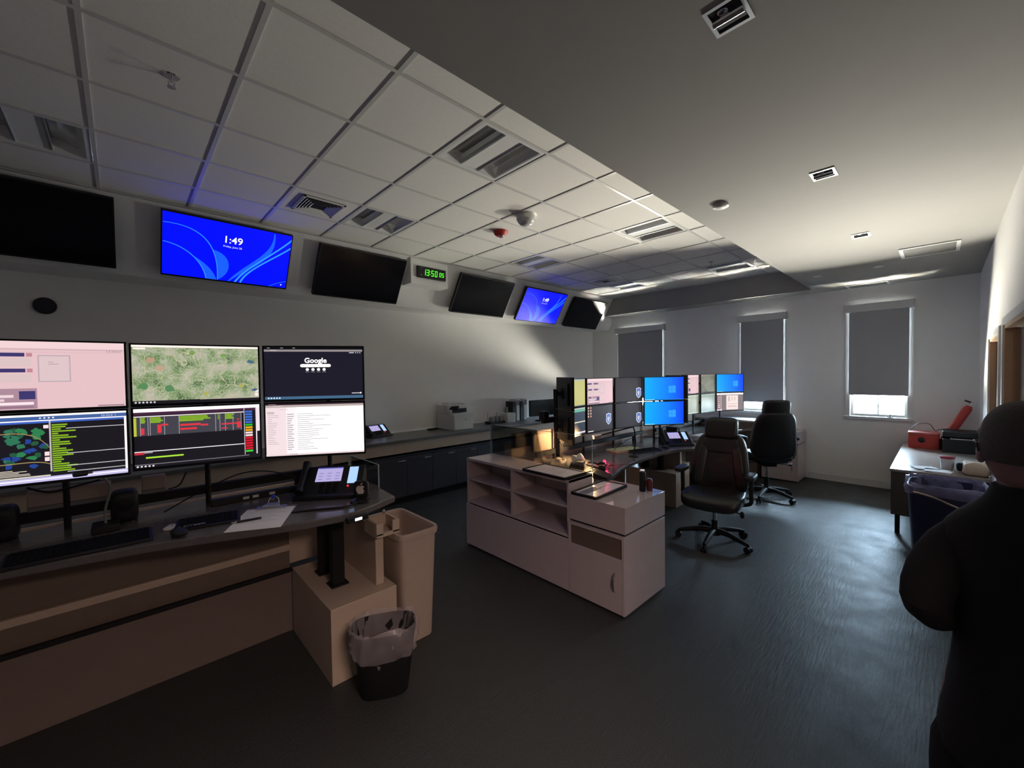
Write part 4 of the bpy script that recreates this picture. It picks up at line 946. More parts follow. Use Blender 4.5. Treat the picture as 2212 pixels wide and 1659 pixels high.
apple(MB(), .055, mat('pale_emblem', (.70, .60, .56), .5), Matrix.Translation((0, -.0045, .072)) @ Matrix.Rotation(PI/2, 4, 'X')).build('emblem', t, smooth=False)
t = thing('usb_hub', 'slim black hub with a bright white light under the front edge of the near console', 'usb hub', (.915, 2.222, ZA-.034), math.radians(6))
MB().box(-.06, .06, -.03, .0, -.012, .018, M['blackp']).build('case', t, bevel=.003)
MB().box(-.020, .020, -.0315, -.03, -.004, .010, glow((1.6, 1.6, 1.7), 1.5)).build('white_light', t, smooth=False)
def led(name, loc, col, r, label, k=1.5):
    t = thing(name, label, 'indicator light', loc)
    MB().box(-r*2.5, r*2.5, -r*2.5, r*2.5, 0, r, M['blackp']).build('case', t)
    MB().cushion((0, 0, r), (r*1.6, r*1.6, r*2), glow(col, k), .9, 10, 6).build('lamp', t)
led('status_light', (-.04, 2.72, ZA), (.10, .14, 1.0), .004, 'tiny blue status light behind the long black keyboard', 2.0)
t = thing('gooseneck_microphone', 'grey gooseneck microphone standing between the near displays and keyboard', 'microphone', (-.075, 2.86, ZA), .0)
MB().box(-.05, .05, -.06, .06, 0, .035, M['blackp']).build('base', t, bevel=.006)
MB().tube([(0, 0, .03), (.0, 0, .10), (.02, -.03, .22), (-.02, -.09, .30), (-.06, -.13, .315)], .0055, mat('grey_rubber', (.20, .19, .18), .6), 8, smooth=5).build('gooseneck', t)
MB().tube([(-.055, -.125, .314), (-.09, -.155, .318)], .012, M['blackp'], 12).build('capsule', t)
for x, lab in ((-.42, 'round black desk speaker under the pink records screen, left picture edge'), (-.005, 'black desk speaker under the gap between the left display columns')):
    t = thing('desk_speaker', lab, 'speaker', (x, 3.0 if x < -.1 else 2.96, ZA))
    MB().cushion((0, 0, .085), (.11, .11, .17), M['blackp'], .45, 24, 12).build('body', t)
    MB().cyl(0, 0, 0, .008, .05, M['blackp'], 20).build('foot', t)
    MB().lathe([(.030, 0), (.034, .004), (.02, .008)], M['blackm'], 20, T=Matrix.Translation((0, -.053, .10)) @ Matrix.Rotation(PI/2, 4, 'X')).build('cone', t)
for x0, x1, y, lab in ((-.345, -.055, 3.075, 'wide beige equipment box under the left displays'), (.066, .166, 3.075, 'small beige equipment box under the aerial map column')):
    t = thing('equipment_box', lab, 'box', ((x0+x1)/2, y, ZA+.11)); h = (x1-x0)/2
    MB().box(-h, h, -.05, .0, .022, .098, M['beige']).build('case', t, bevel=.004)
    MB().box(-h, h, -.051, .0, 0, .022, mat('grey_band', (.16, .16, .18), .5)).build('base', t, bevel=.003)
t = thing('power_strip', 'dark power strip with three pale sockets behind the lettered keyboard', 'power strip', (.60, 2.93, ZA))
MB().box(-.24, .26, -.02, .02, 0, .035, M['blackp']).build('case', t, bevel=.003)
for x in (-.07, -.02, .07): MB().box(x-.016, x+.016, -.0215, -.02, .010, .026, M['offwhite']).build('socket', t, bevel=.001)
def cable(pts, r, label, m=None, name='cable'):
    o = MB().tube(pts, r, m or M['blackp'], 6, smooth=6).build(name, None, pts[0]); return tag(o, label, 'cable')
cable([(.15, 2.92, ZA+.02), (.30, 2.86, ZA+.11), (.50, 2.82, ZA+.19), (.70, 2.86, ZA+.15), (.86, 2.80, ZA+.06)], .004, 'black cable arching under the mail list display to the near phone')
cable([(-.33, 2.92, 1.30), (-.26, 2.90, 1.27), (-.17, 2.88, 1.285), (-.09, 2.88, 1.30)], .005, 'black cable drooping in front of the wide beige box')
cable([(.18, 3.03, 1.17), (.22, 2.95, 1.20), (.25, 2.93, 1.27)], .004, 'short black cable hanging below the dispatch table display')
cable([(.66, 2.46, ZA+.004), (.78, 2.40, ZA+.006), (.90, 2.34, ZA+.006), (.98, 2.35, ZA+.01)], .006, 'thick black cord lying along the near desk edge by the clipboard')
# bins beside the near console
t = thing('tall_bin', 'tall tan rectangular waste bin beside the near console pedestal', 'waste bin', (1.42, 2.665, 0))
r = MB(); r.loft([(0, 0, 0, .115, .225), (0, 0, .01, .118, .228), (0, 0, .74, .142, .262), (0, 0, .74, .132, .252), (0, 0, .02, .108, .218)], M['tan'], 48, 9, True, True); r.build('body', t)
r = MB(); r.loft([(0, 0, .715, .150, .270), (0, 0, .742, .155, .275), (0, 0, .760, .152, .272), (0, 0, .757, .136, .256), (0, 0, .735, .133, .253)], M['tan'], 48, 9, False, False); r.build('rim', t)
t = thing('small_bin', 'small black waste bin with a clear crumpled liner in front of the pedestal', 'waste bin', (1.055, 2.20, 0), math.radians(-28))
MB().loft([(0, 0, 0, .125, .085), (0, 0, .006, .13, .09), (0, 0, .37, .178, .125), (0, 0, .37, .170, .118), (0, 0, .02, .12, .08)], M['blackp'], 40, 3.2, True, True).build('body', t)
rr = random.Random(2); ph = [rr.uniform(0, 6.28) for _ in range(12)]
def crumple(i, k, a):
    s = .017+.005*(i % 3); q = .5*math.sin(5*a+ph[i % 12])+.35*math.sin(11*a+ph[(i*3) % 12])+.3*math.sin(17*a+ph[(i*5) % 12])
    return (math.cos(a)*q*s*.7, math.sin(a)*q*s*.7, .008*math.sin(4*a+ph[(i*7) % 12])*(1 if i < 6 else .6)+(.018*math.sin(2*a+1.2) if i < 2 else 0))
MB().loft([(0, 0, .245, .176, .130), (0, 0, .27, .190, .142), (0, 0, .31, .192, .145), (0, 0, .355, .194, .145), (0, 0, .385, .188, .138), (0, 0, .393, .178, .126), (0, 0, .38, .166, .114), (0, 0, .30, .158, .106), (0, 0, .20, .145, .095), (0, 0, .12, .125, .08), (0, 0, .06, .09, .05)], M['liner'], 72, 3.0, False, True, jitter=crumple).build('liner', t)

# ------------------------------------------------------------------ folders and cans on the bookcase and low cabinet
def folder(pts, z, label):
    """a black document tray with a printed sheet, laid out on four plan corners (front-left, front-right, back-right, back-left)"""
    P = [Vector((x, y)) for x, y in pts]; c = sum(P, Vector((0, 0)))/4; u = ((P[1]-P[0])+(P[2]-P[3]))/2; w = u.length; v = ((P[3]-P[0])+(P[2]-P[1]))/2; h = v.length
    t = thing('framed_sheet', label, 'document frame', (c.x, c.y, z), math.atan2(u.y, u.x))
    MB().box(-w/2, w/2, -h/2, h/2, 0, .016, M['blackp']).build('board', t, bevel=.006)
    e = MB(); b = .016
    e.box(-w/2, w/2, -h/2, -h/2+b, .012, .022, M['blackp']).box(-w/2, w/2, h/2-b, h/2, .012, .022, M['blackp']).box(-w/2, -w/2+b, -h/2+b, h/2-b, .012, .022, M['blackp']).box(w/2-b, w/2, -h/2+b, h/2-b, .012, .022, M['blackp'])
    e.build('rim', t, bevel=.003)
    s = MB().box(-w/2+b+.004, w/2-b-.004, -h/2+b+.004, h/2-b-.004, .016, .0175, mat('laminated_sheet', (.80, .76, .84), .18, var=.04))
    r = random.Random(int(w*1000))
    for i in range(11):
        x = -w/2+.05+i*(w-.16)/11; s.box(x, x+.006, -h/2+.035, -h/2+.035+(h-.09)*r.uniform(.5, 1), .0175, .0178, M['ink'])
    s.build('sheet', t, smooth=False)
folder([(2.592, 2.592), (2.592, 2.105), (2.90, 2.125), (2.90, 2.62)], .926, 'black framed printed sheet lying on top of the open bookcase')
folder([(2.625, 2.088), (2.627, 1.835), (3.13, 1.862), (3.11, 2.088)], .816, 'black framed printed sheet lying on the low cabinet beside the bookcase')
t = thing('black_can', 'slim black can with a bright rim standing on the low cabinet', 'can', (3.113, 1.712, .816))
MB().lathe([(.024, 0), (.027, .004), (.027, .148), (.021, .160)], M['blackp'], 24).build('body', t)
MB().lathe([(.021, .160), (.023, .162), (.023, .170), (.019, .173)], M['chrome'], 24).build('rim', t)
t = thing('red_can', 'dark red can behind the slim black can on the low cabinet', 'can', (3.165, 1.678, .816))
MB().lathe([(.022, 0), (.026, .004), (.026, .085), (.02, .095)], mat('dark_red_can', (.14, .015, .02), .35), 24).build('body', t)
MB().lathe([(.02, .095), (.018, .10)], M['blackp'], 20).build('lid', t)

# ------------------------------------------------------------------ clutter of the middle console
t = thing('task_lamp', 'small gooseneck desk lamp with a warm light at the left of the middle console', 'lamp', (4.24, 2.44, ZB))
MB().lathe([(.05, 0), (.055, .008), (.03, .018), (.01, .022)], M['blackm'], 24).build('base', t)
MB().tube([(0, 0, .02), (.015, -.01, .20), (-.02, -.015, .325), (-.10, -.02, .345), (-.28, .12, .295), (-.36, .21, .262)], .008, M['blackm'], 8, smooth=6).build('arm', t)
hd = MB().tube([(-.35, .20, .266), (-.38, .225, .258), (-.42, .255, .245)], [.016, .022, .026], M['alu'], 16).build('lamp_head', t)
MB().tube([(-.418, .2535, .2457), (-.428, .261, .243)], .021, glow((1.6, .85, .38), 2.0), 16).build('bulb', hd)
l = bpy.data.lights.new('task_lamp_light', 'SPOT'); l.energy = 42.0; l.color = (1.0, .58, .26); l.spot_size = math.radians(140); l.spot_blend = .6; l.shadow_soft_size = .03
lo = bpy.data.objects.new('task_lamp_light', l); COL.objects.link(lo); lo.location = (3.785, 2.72, 1.068)
lo.rotation_euler = (Vector((3.02, 3.05, .90))-lo.location).to_track_quat('-Z', 'Y').to_euler()
t = thing('red_beacon', 'small glowing red beacon on the left part of the middle console', 'beacon', (3.62, 2.42, ZB))
MB().lathe([(.03, 0), (.032, .01), (.02, .02)], M['blackp'], 20).build('base', t)
MB().lathe([(.018, .02), (.018, .045), (.008, .058)], glow((1.0, .03, .10), 2.5), 20).build('lens', t)
l = bpy.data.lights.new('red_beacon_light', 'POINT'); l.energy = 1.6; l.color = (1.0, .03, .12); l.shadow_soft_size = .02
lo = bpy.data.objects.new('red_beacon_light', l); COL.objects.link(lo); lo.location = (3.62, 2.40, ZB+.09)
def crumpled(name, c, d, m, label, cat, seed, e=.6, amp=.18, rz=0):
    r = random.Random(seed); q = [r.uniform(0, 6.28) for _ in range(9)]
    def bend(x, y, z):
        k = 1+amp*(math.sin(x/d[0]*9+q[0])+math.sin(y/d[1]*11+q[1])+math.sin(z/d[2]*6+q[2]+x/d[0]*5))/2
        return (x*k, y*k, max(-d[2]/2, z*(1+amp*1.6*math.sin(x/d[0]*7+q[3])*math.sin(y/d[1]*8+q[4]))))
    o = MB().cushion((0, 0, d[2]/2), d, m, e, 32, 18, bend).build(name); o.location = c; o.rotation_euler = (0, 0, rz)
    return tag(o, label, cat)
crumpled('paper_bag', (3.17, 2.66, ZB), (.24, .13, .10), M['card'], 'crumpled manila paper bag behind the bookcase, lit by the warm lamp', 'bag', 4, .5, .2, .4)
crumpled('plastic_bag', (3.42, 2.62, ZB), (.16, .12, .11), M['paper'], 'crumpled white bag right of the manila paper bag', 'bag', 8, .7, .3, .2)
crumpled('cloth_pouch', (3.30, 2.52, ZB), (.24, .14, .085), M['cloth'], 'black cloth pouch lying beside the manila paper bag', 'pouch', 12, .6, .15, .5)
t = thing('headset', 'black headset lying behind the bookcase right of the bags', 'headset', (3.42, 2.33, ZB), .6)
MB().tube([(-.08, 0, .03), (-.09, .06, .05), (-.05, .13, .06), (.05, .13, .06), (.09, .06, .05), (.08, 0, .03)], .008, M['blackp'], 8, smooth=5).build('headband', t)
for s in (-1, 1): MB().cushion((s*.08, -.01, .035), (.035, .075, .07), M['leather'], .7, 18, 10).build('ear_cup', t)
MB().tube([(-.08, -.03, .03), (-.05, -.09, .03), (.02, -.11, .025)], .003, M['blackp'], 6, smooth=4).build('microphone_boom', t)
t = thing('document_stand', 'black slanted document stand in front of the headset', 'stand', (3.20, 2.17, ZB), .35)
MB().prismx([(-.07, 0), (.06, 0), (.06, .05), (.05, .05), (-.07, .015)], -.09, .09, M['cloth']).build('wedge', t, bevel=.004)
for i in range(6):
    r = random.Random(40+i); x0, y0 = 3.25+.05*i, 2.36+.03*r.uniform(-2, 2)
    cable([(x0, y0, ZB+.008), (x0+.10, y0+.08*r.uniform(-1, 1), ZB+.05*r.random()+.01), (x0+.2, y0+.1*r.uniform(-1, 1), ZB+.04*r.random()+.01), (x0+.32, y0+.12*r.uniform(-1, 1), ZB+.008)], .0035,
          ['thin cable at the far left of the tangle behind the bookcase', 'looped cable near the headset band', 'cable crossing the middle of the tangle', 'cable near the red beacon base', 'cable right of the red beacon', 'cable at the right end of the tangle near the lamp'][i], M['blackp'] if i % 2 else mat('grey_rubber', (.20, .19, .18), .6))
keyboard((4.62, 2.50, ZB), math.radians(-18), .42, .14, 'black keyboard on the middle console under the blue desktops')
mouse((4.98, 2.42, ZB), -.3, 'black computer mouse between keyboard and phone on the middle console', M['blackp'])
t = thing('writing_pad', 'pale yellow-green writing pad behind the keyboard of the middle console', 'pad', (4.50, 2.72, ZB), math.radians(-14))
MB().box(-.22, .20, -.09, .09, 0, .02, M['card']).build('block', t, bevel=.002)
MB().box(-.22, .20, -.09, .09, .02, .022, mat('green_sheet', (.45, .48, .26), .7)).build('top_sheet', t)
cable([(4.30, 2.75, ZB+.02), (4.42, 2.66, ZB+.13), (4.60, 2.63, ZB+.15), (4.68, 2.66, ZB+.03)], .004, 'black cable loop above the writing pad')
cable([(4.35, 2.30, ZB-.02), (4.352, 2.298, ZB-.35), (4.36, 2.31, .50)], .006, 'thin black cord hanging from the front edge of the middle console')
t = thing('slim_computer', 'pair-like grey and black small computer behind the middle phone', 'computer', (5.62, 2.62, ZB), -.3)
MB().box(-.03, .03, -.10, .10, 0, .19, M['blackp']).build('case', t, bevel=.004)
MB().box(-.031, -.02, -.102, -.095, .02, .17, M['offwhite']).build('light_strip', t)
# far console papers
for (x, y, rz, lab) in ((6.75, 2.42, .2, 'white paper sheets on the far console left of the far chair'), (6.25, 2.45, -.3, 'loose pale papers on the far console behind the near chair headrest')):
    t = thing('paper_stack', lab, 'papers', (x, y, ZB), rz)
    MB().box(-.15, .15, -.11, .11, 0, .012, M['paper']).build('lower_sheets', t)
    MB().box(-.13, .16, -.10, .115, .012, .02, M['paper'], Matrix.Rotation(.15, 4, 'Z')).build('upper_sheets', t)

t = thing('equipment_case', 'black upright case on the rear ledge of the middle console, behind the glass', 'case', (3.18, 3.20, 1.0))
MB().box(-.13, .13, -.038, .035, .0, .155, M['blackp']).build('housing', t, bevel=.006)
MB().box(-.10, .10, -.041, -.038, .02, .13, M['blackm']).build('grille', t)
# ------------------------------------------------------------------ things on the wall counter
ZC = .906
t = thing('handset_cradle', 'small black handset lying on the counter left of the printer', 'handset', (3.66, 5.74, ZC), .1)
MB().cushion((0, 0, .014), (.21, .06, .028), M['blackp'], .5, 20, 10).build('body', t)
MB().tube([(.1, 0, .012), (.16, -.06, .01), (.22, -.03, .01)], .004, M['blackp'], 6, smooth=4).build('cord', t)
t = thing('router', 'small grey radio charger with three rounded bays on the counter', 'charger', (4.92, 5.62, ZC), .0)
MB().box(-.17, .17, -.08, .10, 0, .04, M['blackp']).build('base', t, bevel=.008)
for x in (-.10, 0, .10): MB().cushion((x, -.02, .075), (.085, .10, .11), mat('grey_plastic', (.22, .22, .21), .45), .5, 18, 10).build('charging_bay', t)
for x in (-.12, .1): MB().tube([(x, .07, .04), (x, .07, .19)], .003, M['blackm'], 6).build('antenna', t)
t = thing('cardboard_box', 'small pale box behind the three-bay charger on the counter', 'box', (5.22, 5.60, ZC), .0)
MB().box(-.10, .10, -.10, .10, 0, .17, M['offwhite']).build('carton', t, bevel=.004)
MB().box(-.06, -.02, -.02, .02, .17, .28, mat('green_grey', (.18, .2, .15), .6)).build('card_holder', t, bevel=.003)
def tower(x, m, h, label):
    t = thing('computer_tower', label, 'computer', (x, 5.70, ZC), .0)
    MB().box(-.042, .042, -.10, .10, 0, h, m).build('case', t, bevel=.008)
    MB().box(-.036, .036, -.103, -.10, h*.72, h*.95, M['ink'] if m is not M['blackp'] else M['blackm']).build('front_badge', t, bevel=.002)
tower(5.385, M['blackp'], .37, 'leftmost black upright computer on the counter')
tower(5.485, M['offwhite'], .41, 'white upright computer between the two black ones on the counter')
tower(5.585, M['blackp'], .36, 'black upright computer between the two white ones on the counter')
tower(5.685, M['offwhite'], .41, 'rightmost white upright computer on the counter, beside the black monitor')
t = thing('counter_monitor', 'wide unlit black monitor on the counter behind the middle console', 'monitor', (5.80, 5.22, ZC), math.radians(-4))
MB().box(-.37, .37, -.02, .02, .10, .40, M['blackp']).build('housing', t, bevel=.004)
MB().box(-.36, .36, -.0215, -.02, .11, .39, M['dglass']).build('screen', t)
MB().box(-.05, .05, .02, .04, .02, .25, M['blackm']).build('stand_neck', t)
MB().box(-.14, .14, -.08, .10, 0, .02, M['blackm']).build('stand_base', t, bevel=.006)
for i, (x, y) in enumerate(((6.9, 5.5), (7.1, 5.4))):
    cable([(x, y, ZC+.01), (x+.03, y, ZC+.16), (x+.15, y+.02, ZC+.20), (x+.22, y, ZC+.08), (x+.05, y-.04, ZC+.01)], .009, ['looped black cable on the counter seen under the black monitor', 'second looped black cable farther along the counter'][i])
t = thing('monitor_arm', 'black articulated arm and camera block behind the black monitor backs', 'monitor arm', (3.43, 2.87, ZB))
MB().box(-.03, .03, -.03, .03, 0, .46, M['blackm']).build('post', t, bevel=.004)
MB().box(-.24, -.02, .0, .05, .44, .50, M['blackp']).box(-.26, -.18, -.02, .06, .48, .57, M['blackp']).build('camera_block', t, bevel=.008)
MB().tube([(-.02, .02, .47), (.04, .0, .55), (.06, -.02, .60)], .012, M['blackm'], 8, smooth=4).build('elbow', t)
MB().tube([(-.05, 0, .44), (-.08, -.04, .30), (-.03, -.07, .20), (.02, -.04, .30), (.0, 0, .42)], .005, M['blackp'], 6, smooth=5).build('loose_cable', t)

# ------------------------------------------------------------------ office chairs (front faces local +x)
def chair(loc, rz, label, arm_gap=.335):
    t = thing('office_chair', label, 'chair', loc, rz, 'black leather office chairs'); lm = M['leather']
    def seatb(x, y, z):
        return (x, y*(1-.10*max(0, -x/.26)), z-(.035*max(0, (x-.10)/.15)**2)+.012*(abs(y)/.26)**2)
    MB().cushion((.02, 0, .475), (.54, .58, .125), lm, .38, 36, 16, seatb).build('seat', t)
    MB().box(-.2, .2, -.2, .2, .405, .425, M['blackp']).build('seat_pan', t, bevel=.01)
    def backb(w0, w1, z0, z1):
        def f(x, y, z):
            k = min(1, max(0, (z-z0)/(z1-z0)))
            return (x-.05*math.sin(k*PI)*-.35-.10*k+.05*(abs(y)/.27)**2, y*(w0+(w1-w0)*k*k), z)
        return f
    B = Matrix.Translation((-.235, 0, .80)); q = backb(1.0, .80, -.29, .31)
    bk = MB().cushion((0, 0, 0), (.12, .585, .64), lm, .42, 36, 20, q, B).build('backrest', t)
    for s in (-1, 1):
        MB().cushion((.035, 0, 0), (.075, .11, .46), lm, .5, 20, 14, lambda x, y, z, s=s: q(x, y+s*(.212-.035*(z+.23)/.46), z-.03), B).build('side_bolster', bk)
    MB().cushion((.035, 0, 0), (.06, .30, .30), lm, .42, 22, 12, lambda x, y, z: q(x, y, z-.09), B).build('lumbar_panel', bk)
    MB().cushion((.035, 0, 0), (.07, .42, .18), lm, .42, 22, 12, lambda x, y, z: q(x, y*1.02, z+.19), B).build('shoulder_panel', bk)
    MB().cushion((-.312, 0, 1.175), (.14, .33, .225), lm, .42, 26, 14, lambda x, y, z: (x+.03*(abs(y)/.15)**2-.02*z/.1, y, z)).build('headrest', t)
    for s in (-1, 1): MB().tube([(-.345, s*.07, 1.06), (-.36, s*.07, 1.16)], .008, M['chrome'], 8).build('headrest_post', t)
    for s in (-1, 1):
        a = MB().cushion((.0, s*arm_gap, .735), (.27, .10, .055), M['blackp'], .5, 22, 10).build('armrest', t)
        MB().tube([(-.02, s*.20, .42), (-.03, s*(arm_gap-.01), .45), (-.03, s*arm_gap, .54), (-.02, s*arm_gap, .715)], [.018, .022], M['blackm'], 10, smooth=4).build('arm_post', a)
    MB().box(-.12, .12, -.09, .09, .34, .405, M['blackm']).build('tilt_mechanism', t, bevel=.012)
    lv = MB(); lv.tube([(.06, .09, .37), (.06, .22, .365), (.07, .26, .36)], .007, M['blackm'], 8).tube([(-.02, -.09, .37), (-.03, -.24, .36), (-.02, -.29, .35)], .007, M['blackm'], 8)
    lv.cushion((.07, .275, .355), (.03, .04, .07), M['blackp'], .7, 12, 8).cushion((-.02, -.30, .35), (.03, .05, .03), M['blackp'], .7, 12, 8); lv.build('lever', t)
    MB().cyl(0, 0, .10, .23, .030, M['blackm'], 20).cyl(0, 0, .22, .345, .018, M['chrome'], 16).build('gas_column', t)
    MB().lathe([(.02, .065), (.055, .075), (.058, .12), (.035, .145)], M['blackm'], 24).build('base_hub', t)
    for k in range(5):
        a = 2*PI*k/5-.02; c, s = math.cos(a), math.sin(a)
        leg = MB().tube([(.04*c, .04*s, .115), (.14*c, .14*s, .118), (.27*c, .27*s, .095), (.355*c, .355*s, .075)], [.032, .018], M['blackm'], 10, smooth=4).build('base_leg', t)
        cs = MB(); n = Vector((-s, c, 0)); p = Vector((.355*c, .355*s, .032))
        for e in (-1, 1): cs.tube([p+n*(e*.008), p+n*(e*.030)], .032, M['blackp'], 16)
        cs.tube([(p.x, p.y, .03), (p.x, p.y, .08)], .009, M['blackm'], 8); cs.build('caster', leg)
    return t
CH1 = chair((4.52, 1.655, 0), math.radians(186), 'black leather office chair in front, turned towards the bookcase')
CH2 = dup(CH1, (6.62, 1.72, 0), math.radians(38), 'black leather office chair farther back, seen from behind by the windows')
for ch in CH2.children:      # this one is raised on its gas column
    n = ch.name.split('.')[0]
    if n in ('seat', 'seat_pan', 'backrest', 'headrest', 'headrest_post', 'armrest', 'tilt_mechanism', 'lever'): ch.location.z += .12
    if n == 'gas_column': ch.scale = (1, 1, 1.5); ch.location.z = -.05

# ------------------------------------------------------------------ table by the right wall and its load
t = thing('side_table', 'dark-sided table with a pale glossy top along the right wall', 'table', (7.2, .02, 0)); zt = .72
MB().box(-1.15, 1.10, -.355, .37, zt-.03, zt, mat('glossy_beige_top', (.36, .31, .27), .22, var=.06)).build('tabletop', t, bevel=.003)
MB().box(-1.14, -1.115, -.345, .36, .22, zt-.03, mat('dark_brown_laminate', (.075, .058, .048), .5)).build('end_panel', t)
MB().box(1.06, 1.085, -.345, .36, .0, zt-.03, M['woodd']).build('end_panel', t)
MB().box(-1.115, 1.06, .30, .325, .30, zt-.03, M['woodd']).build('front_apron', t)
for x, y in ((-1.05, .31), (-1.05, -.30), (.98, .31), (.98, -.30)): MB().box(x-.02, x+.02, y-.02, y+.02, 0, zt-.03, M['blackm']).build('leg', t)
t = thing('red_tool_case', 'bright red box with a dark round knob on the table by the right wall', 'box', (8.0, .19, zt), 0)
MB().box(-.13, .13, -.17, .13, 0, .19, M['red']).build('case', t, bevel=.006)
MB().box(-.135, .135, -.175, .135, .19, .215, mat('faded_red_lid', (.45, .12, .11), .45)).build('lid', t, bevel=.004)
MB().lathe([(.035, 0), (.035, .01), (.02, .02)], M['blackp'], 20, T=Matrix.Translation((-.13, .0, .115)) @ Matrix.Rotation(-PI/2, 4, 'Y')).build('knob', t)
cable([(7.95, .31, zt+.22), (7.96, .24, zt+.32), (7.96, .12, zt+.33), (7.95, .06, zt+.24), (7.9, .02, zt+.27), (7.9, -.05, zt+.26)], .004, 'thin dark wire looping above the bright red box')
t = thing('black_printer', 'black low printer-like machine beside the bright red box', 'machine', (7.90, -.175, zt))
MB().box(-.20, .18, -.14, .17, 0, .17, M['blackp']).build('body', t, bevel=.01)
MB().box(-.22, .18, -.14, .17, .20, .27, M['blackp']).box(.10, .18, -.13, .16, .17, .20, M['blackp']).build('lid', t, bevel=.01)
MB().box(-.19, .08, -.12, .10, .172, .182, M['paper']).build('paper', t)
t = thing('red_cylinder', 'long red cylinder leaning against the wall corner behind the black machine', 'cylinder', (8.12, .02, zt), 0)
T = Matrix.Rotation(math.radians(25), 4, 'X') @ Matrix.Rotation(math.radians(4), 4, 'Y')
MB().lathe([(.04, 0), (.048, .01), (.048, .60), (.03, .64)], M['red'], 24, T=T).build('body', t)
MB().lathe([(.018, .64), (.018, .69), (.01, .70)], M['chrome'], 14, T=T).box(-.012, .012, -.012, .07, .68, .70, M['blackm'], T).build('valve', t)
t = thing('plastic_tub', 'clear plastic tub with a red lid on the front of the right-hand table', 'tub', (6.43, -.045, zt))
MB().lathe([(.045, 0), (.048, .004), (.055, .115)], mat('cloudy_plastic', (.55, .53, .55), .25), 28).build('body', t)
MB().lathe([(.058, .112), (.060, .116), (.060, .132), (.05, .136)], mat('red_lid', (.35, .02, .04), .35), 28).build('lid', t)
for i, (x, y, rz, lab) in enumerate(((6.30, .12, .2, 'white sheets on the table left of the tub'), (6.20, .02, -.2, 'white sheet at the table edge in front of the tub'))):
    t = thing('paper_stack', lab, 'papers', (x, y, zt), rz)
    MB().box(-.09, .09, -.10, .10, 0, .006, M['paper']).build('lower_sheets', t); MB().box(-.085, .08, -.09, .10, .006, .010, M['paper'], Matrix.Rotation(.25, 4, 'Z')).build('upper_sheets', t)
crumpled('food_carton', (6.23, -.245, zt), (.20, .19, .13), M['card'], 'crumpled cream carton at the table end beside the person', 'carton', 21, .4, .07)
crumpled('dark_pouch', (6.42, -.14, zt), (.09, .07, .08), M['cloth'], 'small black pouch between tub and cream carton', 'pouch', 23, .6, .1)
t = thing('large_bin', 'large navy waste bin with a clear bag over its rim beside the right-hand table', 'waste bin', (5.30, -.03, 0))
MB().loft([(0, 0, 0, .21, .20), (0, 0, .01, .215, .205), (0, 0, .76, .26, .245), (0, 0, .76, .25, .235), (0, 0, .03, .20, .19)], M['navy'], 44, 5, True, True).build('body', t)
MB().loft([(0, 0, .70, .272, .257), (0, 0, .74, .278, .262), (0, 0, .785, .274, .258), (0, 0, .79, .255, .24), (0, 0, .74, .245, .23), (0, 0, .6, .235, .22)], film('bag_film', (.30, .28, .45), .55), 60, 5, False, False, jitter=lambda i, k, a: (.008*math.sin(9*a+i), .008*math.sin(7*a+2*i), .008*math.sin(5*a+i*3))).build('bag', t)
MB().tube([(-.268, .20, .72), (-.285, .08, .70), (-.275, -.06, .64), (-.27, -.18, .60)], .010, mat('shiny_tape', (.6, .5, .4), .15, .6), 6, smooth=5).build('bag_fold', t)

# ------------------------------------------------------------------ the person at the right edge, seen from behind
def skin_mesh(name, V, E, m, parent, root, sub=2):
    """one continuous surface grown around a jointed skeleton: V name -> (x, y, z, rx, ry)"""
    names = list(V); idx = {n: i for i, n in enumerate(names)}
    me = bpy.data.meshes.new(name); me.from_pydata([V[n][:3] for n in names], [(idx[a], idx[b]) for a, b in E], [])
    ob = bpy.data.objects.new(name, me); COL.objects.link(ob); ob.parent = parent
    md = ob.modifiers.new('skin', 'SKIN'); md.use_smooth_shade = True
    if not me.skin_vertices:
        bpy.context.view_layer.objects.active = ob
    lay = me.skin_vertices[0].data
    for n in names: lay[idx[n]].radius = V[n][3:5]
    for n in names: lay[idx[n]].use_root = (n == root)
    s = ob.modifiers.new('sub', 'SUBSURF'); s.levels = sub; s.render_levels = sub
    me.materials.append(m); return ob
pr = thing('person', 'person in black clothing with short hair, seen from behind at the right edge, arm bent', 'person', (1.757, -.160, -.03), math.radians(4))
BV = dict(pel=(0, 0, .96, .11, .09), wai=(0, 0, 1.12, .125, .095), che=(-.01, 0, 1.28, .10, .085), nkb=(-.015, 0, 1.45, .062, .058), nck=(.0, 0, 1.51, .056, .056), hd0=(.015, 0, 1.58, .07, .075),
          shL=(-.015, .115, 1.345, .034, .034), elL=(-.070, .20, 1.14, .036, .036), wrL=(.15, .055, 1.105, .027, .031), haL=(.20, .015, 1.10, .025, .036),
          shR=(-.015, -.09, 1.345, .034, .034), elR=(-.070, -.11, 1.14, .036, .036), wrR=(.15, -.045, 1.105, .027, .031), haR=(.20, -.02, 1.075, .025, .036),
          hpL=(0, .095, .88, .07, .075), knL=(.015, .11, .48, .048, .048), anL=(-.02, .115, .09, .036, .036), ftL=(.10, .125, .045, .04, .03),
          hpR=(0, -.095, .88, .07, .075), knR=(.015, -.11, .48, .048, .048), anR=(-.02, -.115, .09, .036, .036), ftR=(.10, -.125, .045, .04, .03))
BE = [('pel', 'wai'), ('wai', 'che'), ('che', 'nkb'), ('nkb', 'nck'), ('nck', 'hd0')]
for s in 'LR': BE += [('che', 'sh'+s), ('sh'+s, 'el'+s), ('el'+s, 'wr'+s), ('wr'+s, 'ha'+s), ('pel', 'hp'+s), ('hp'+s, 'kn'+s), ('kn'+s, 'an'+s), ('an'+s, 'ft'+s)]
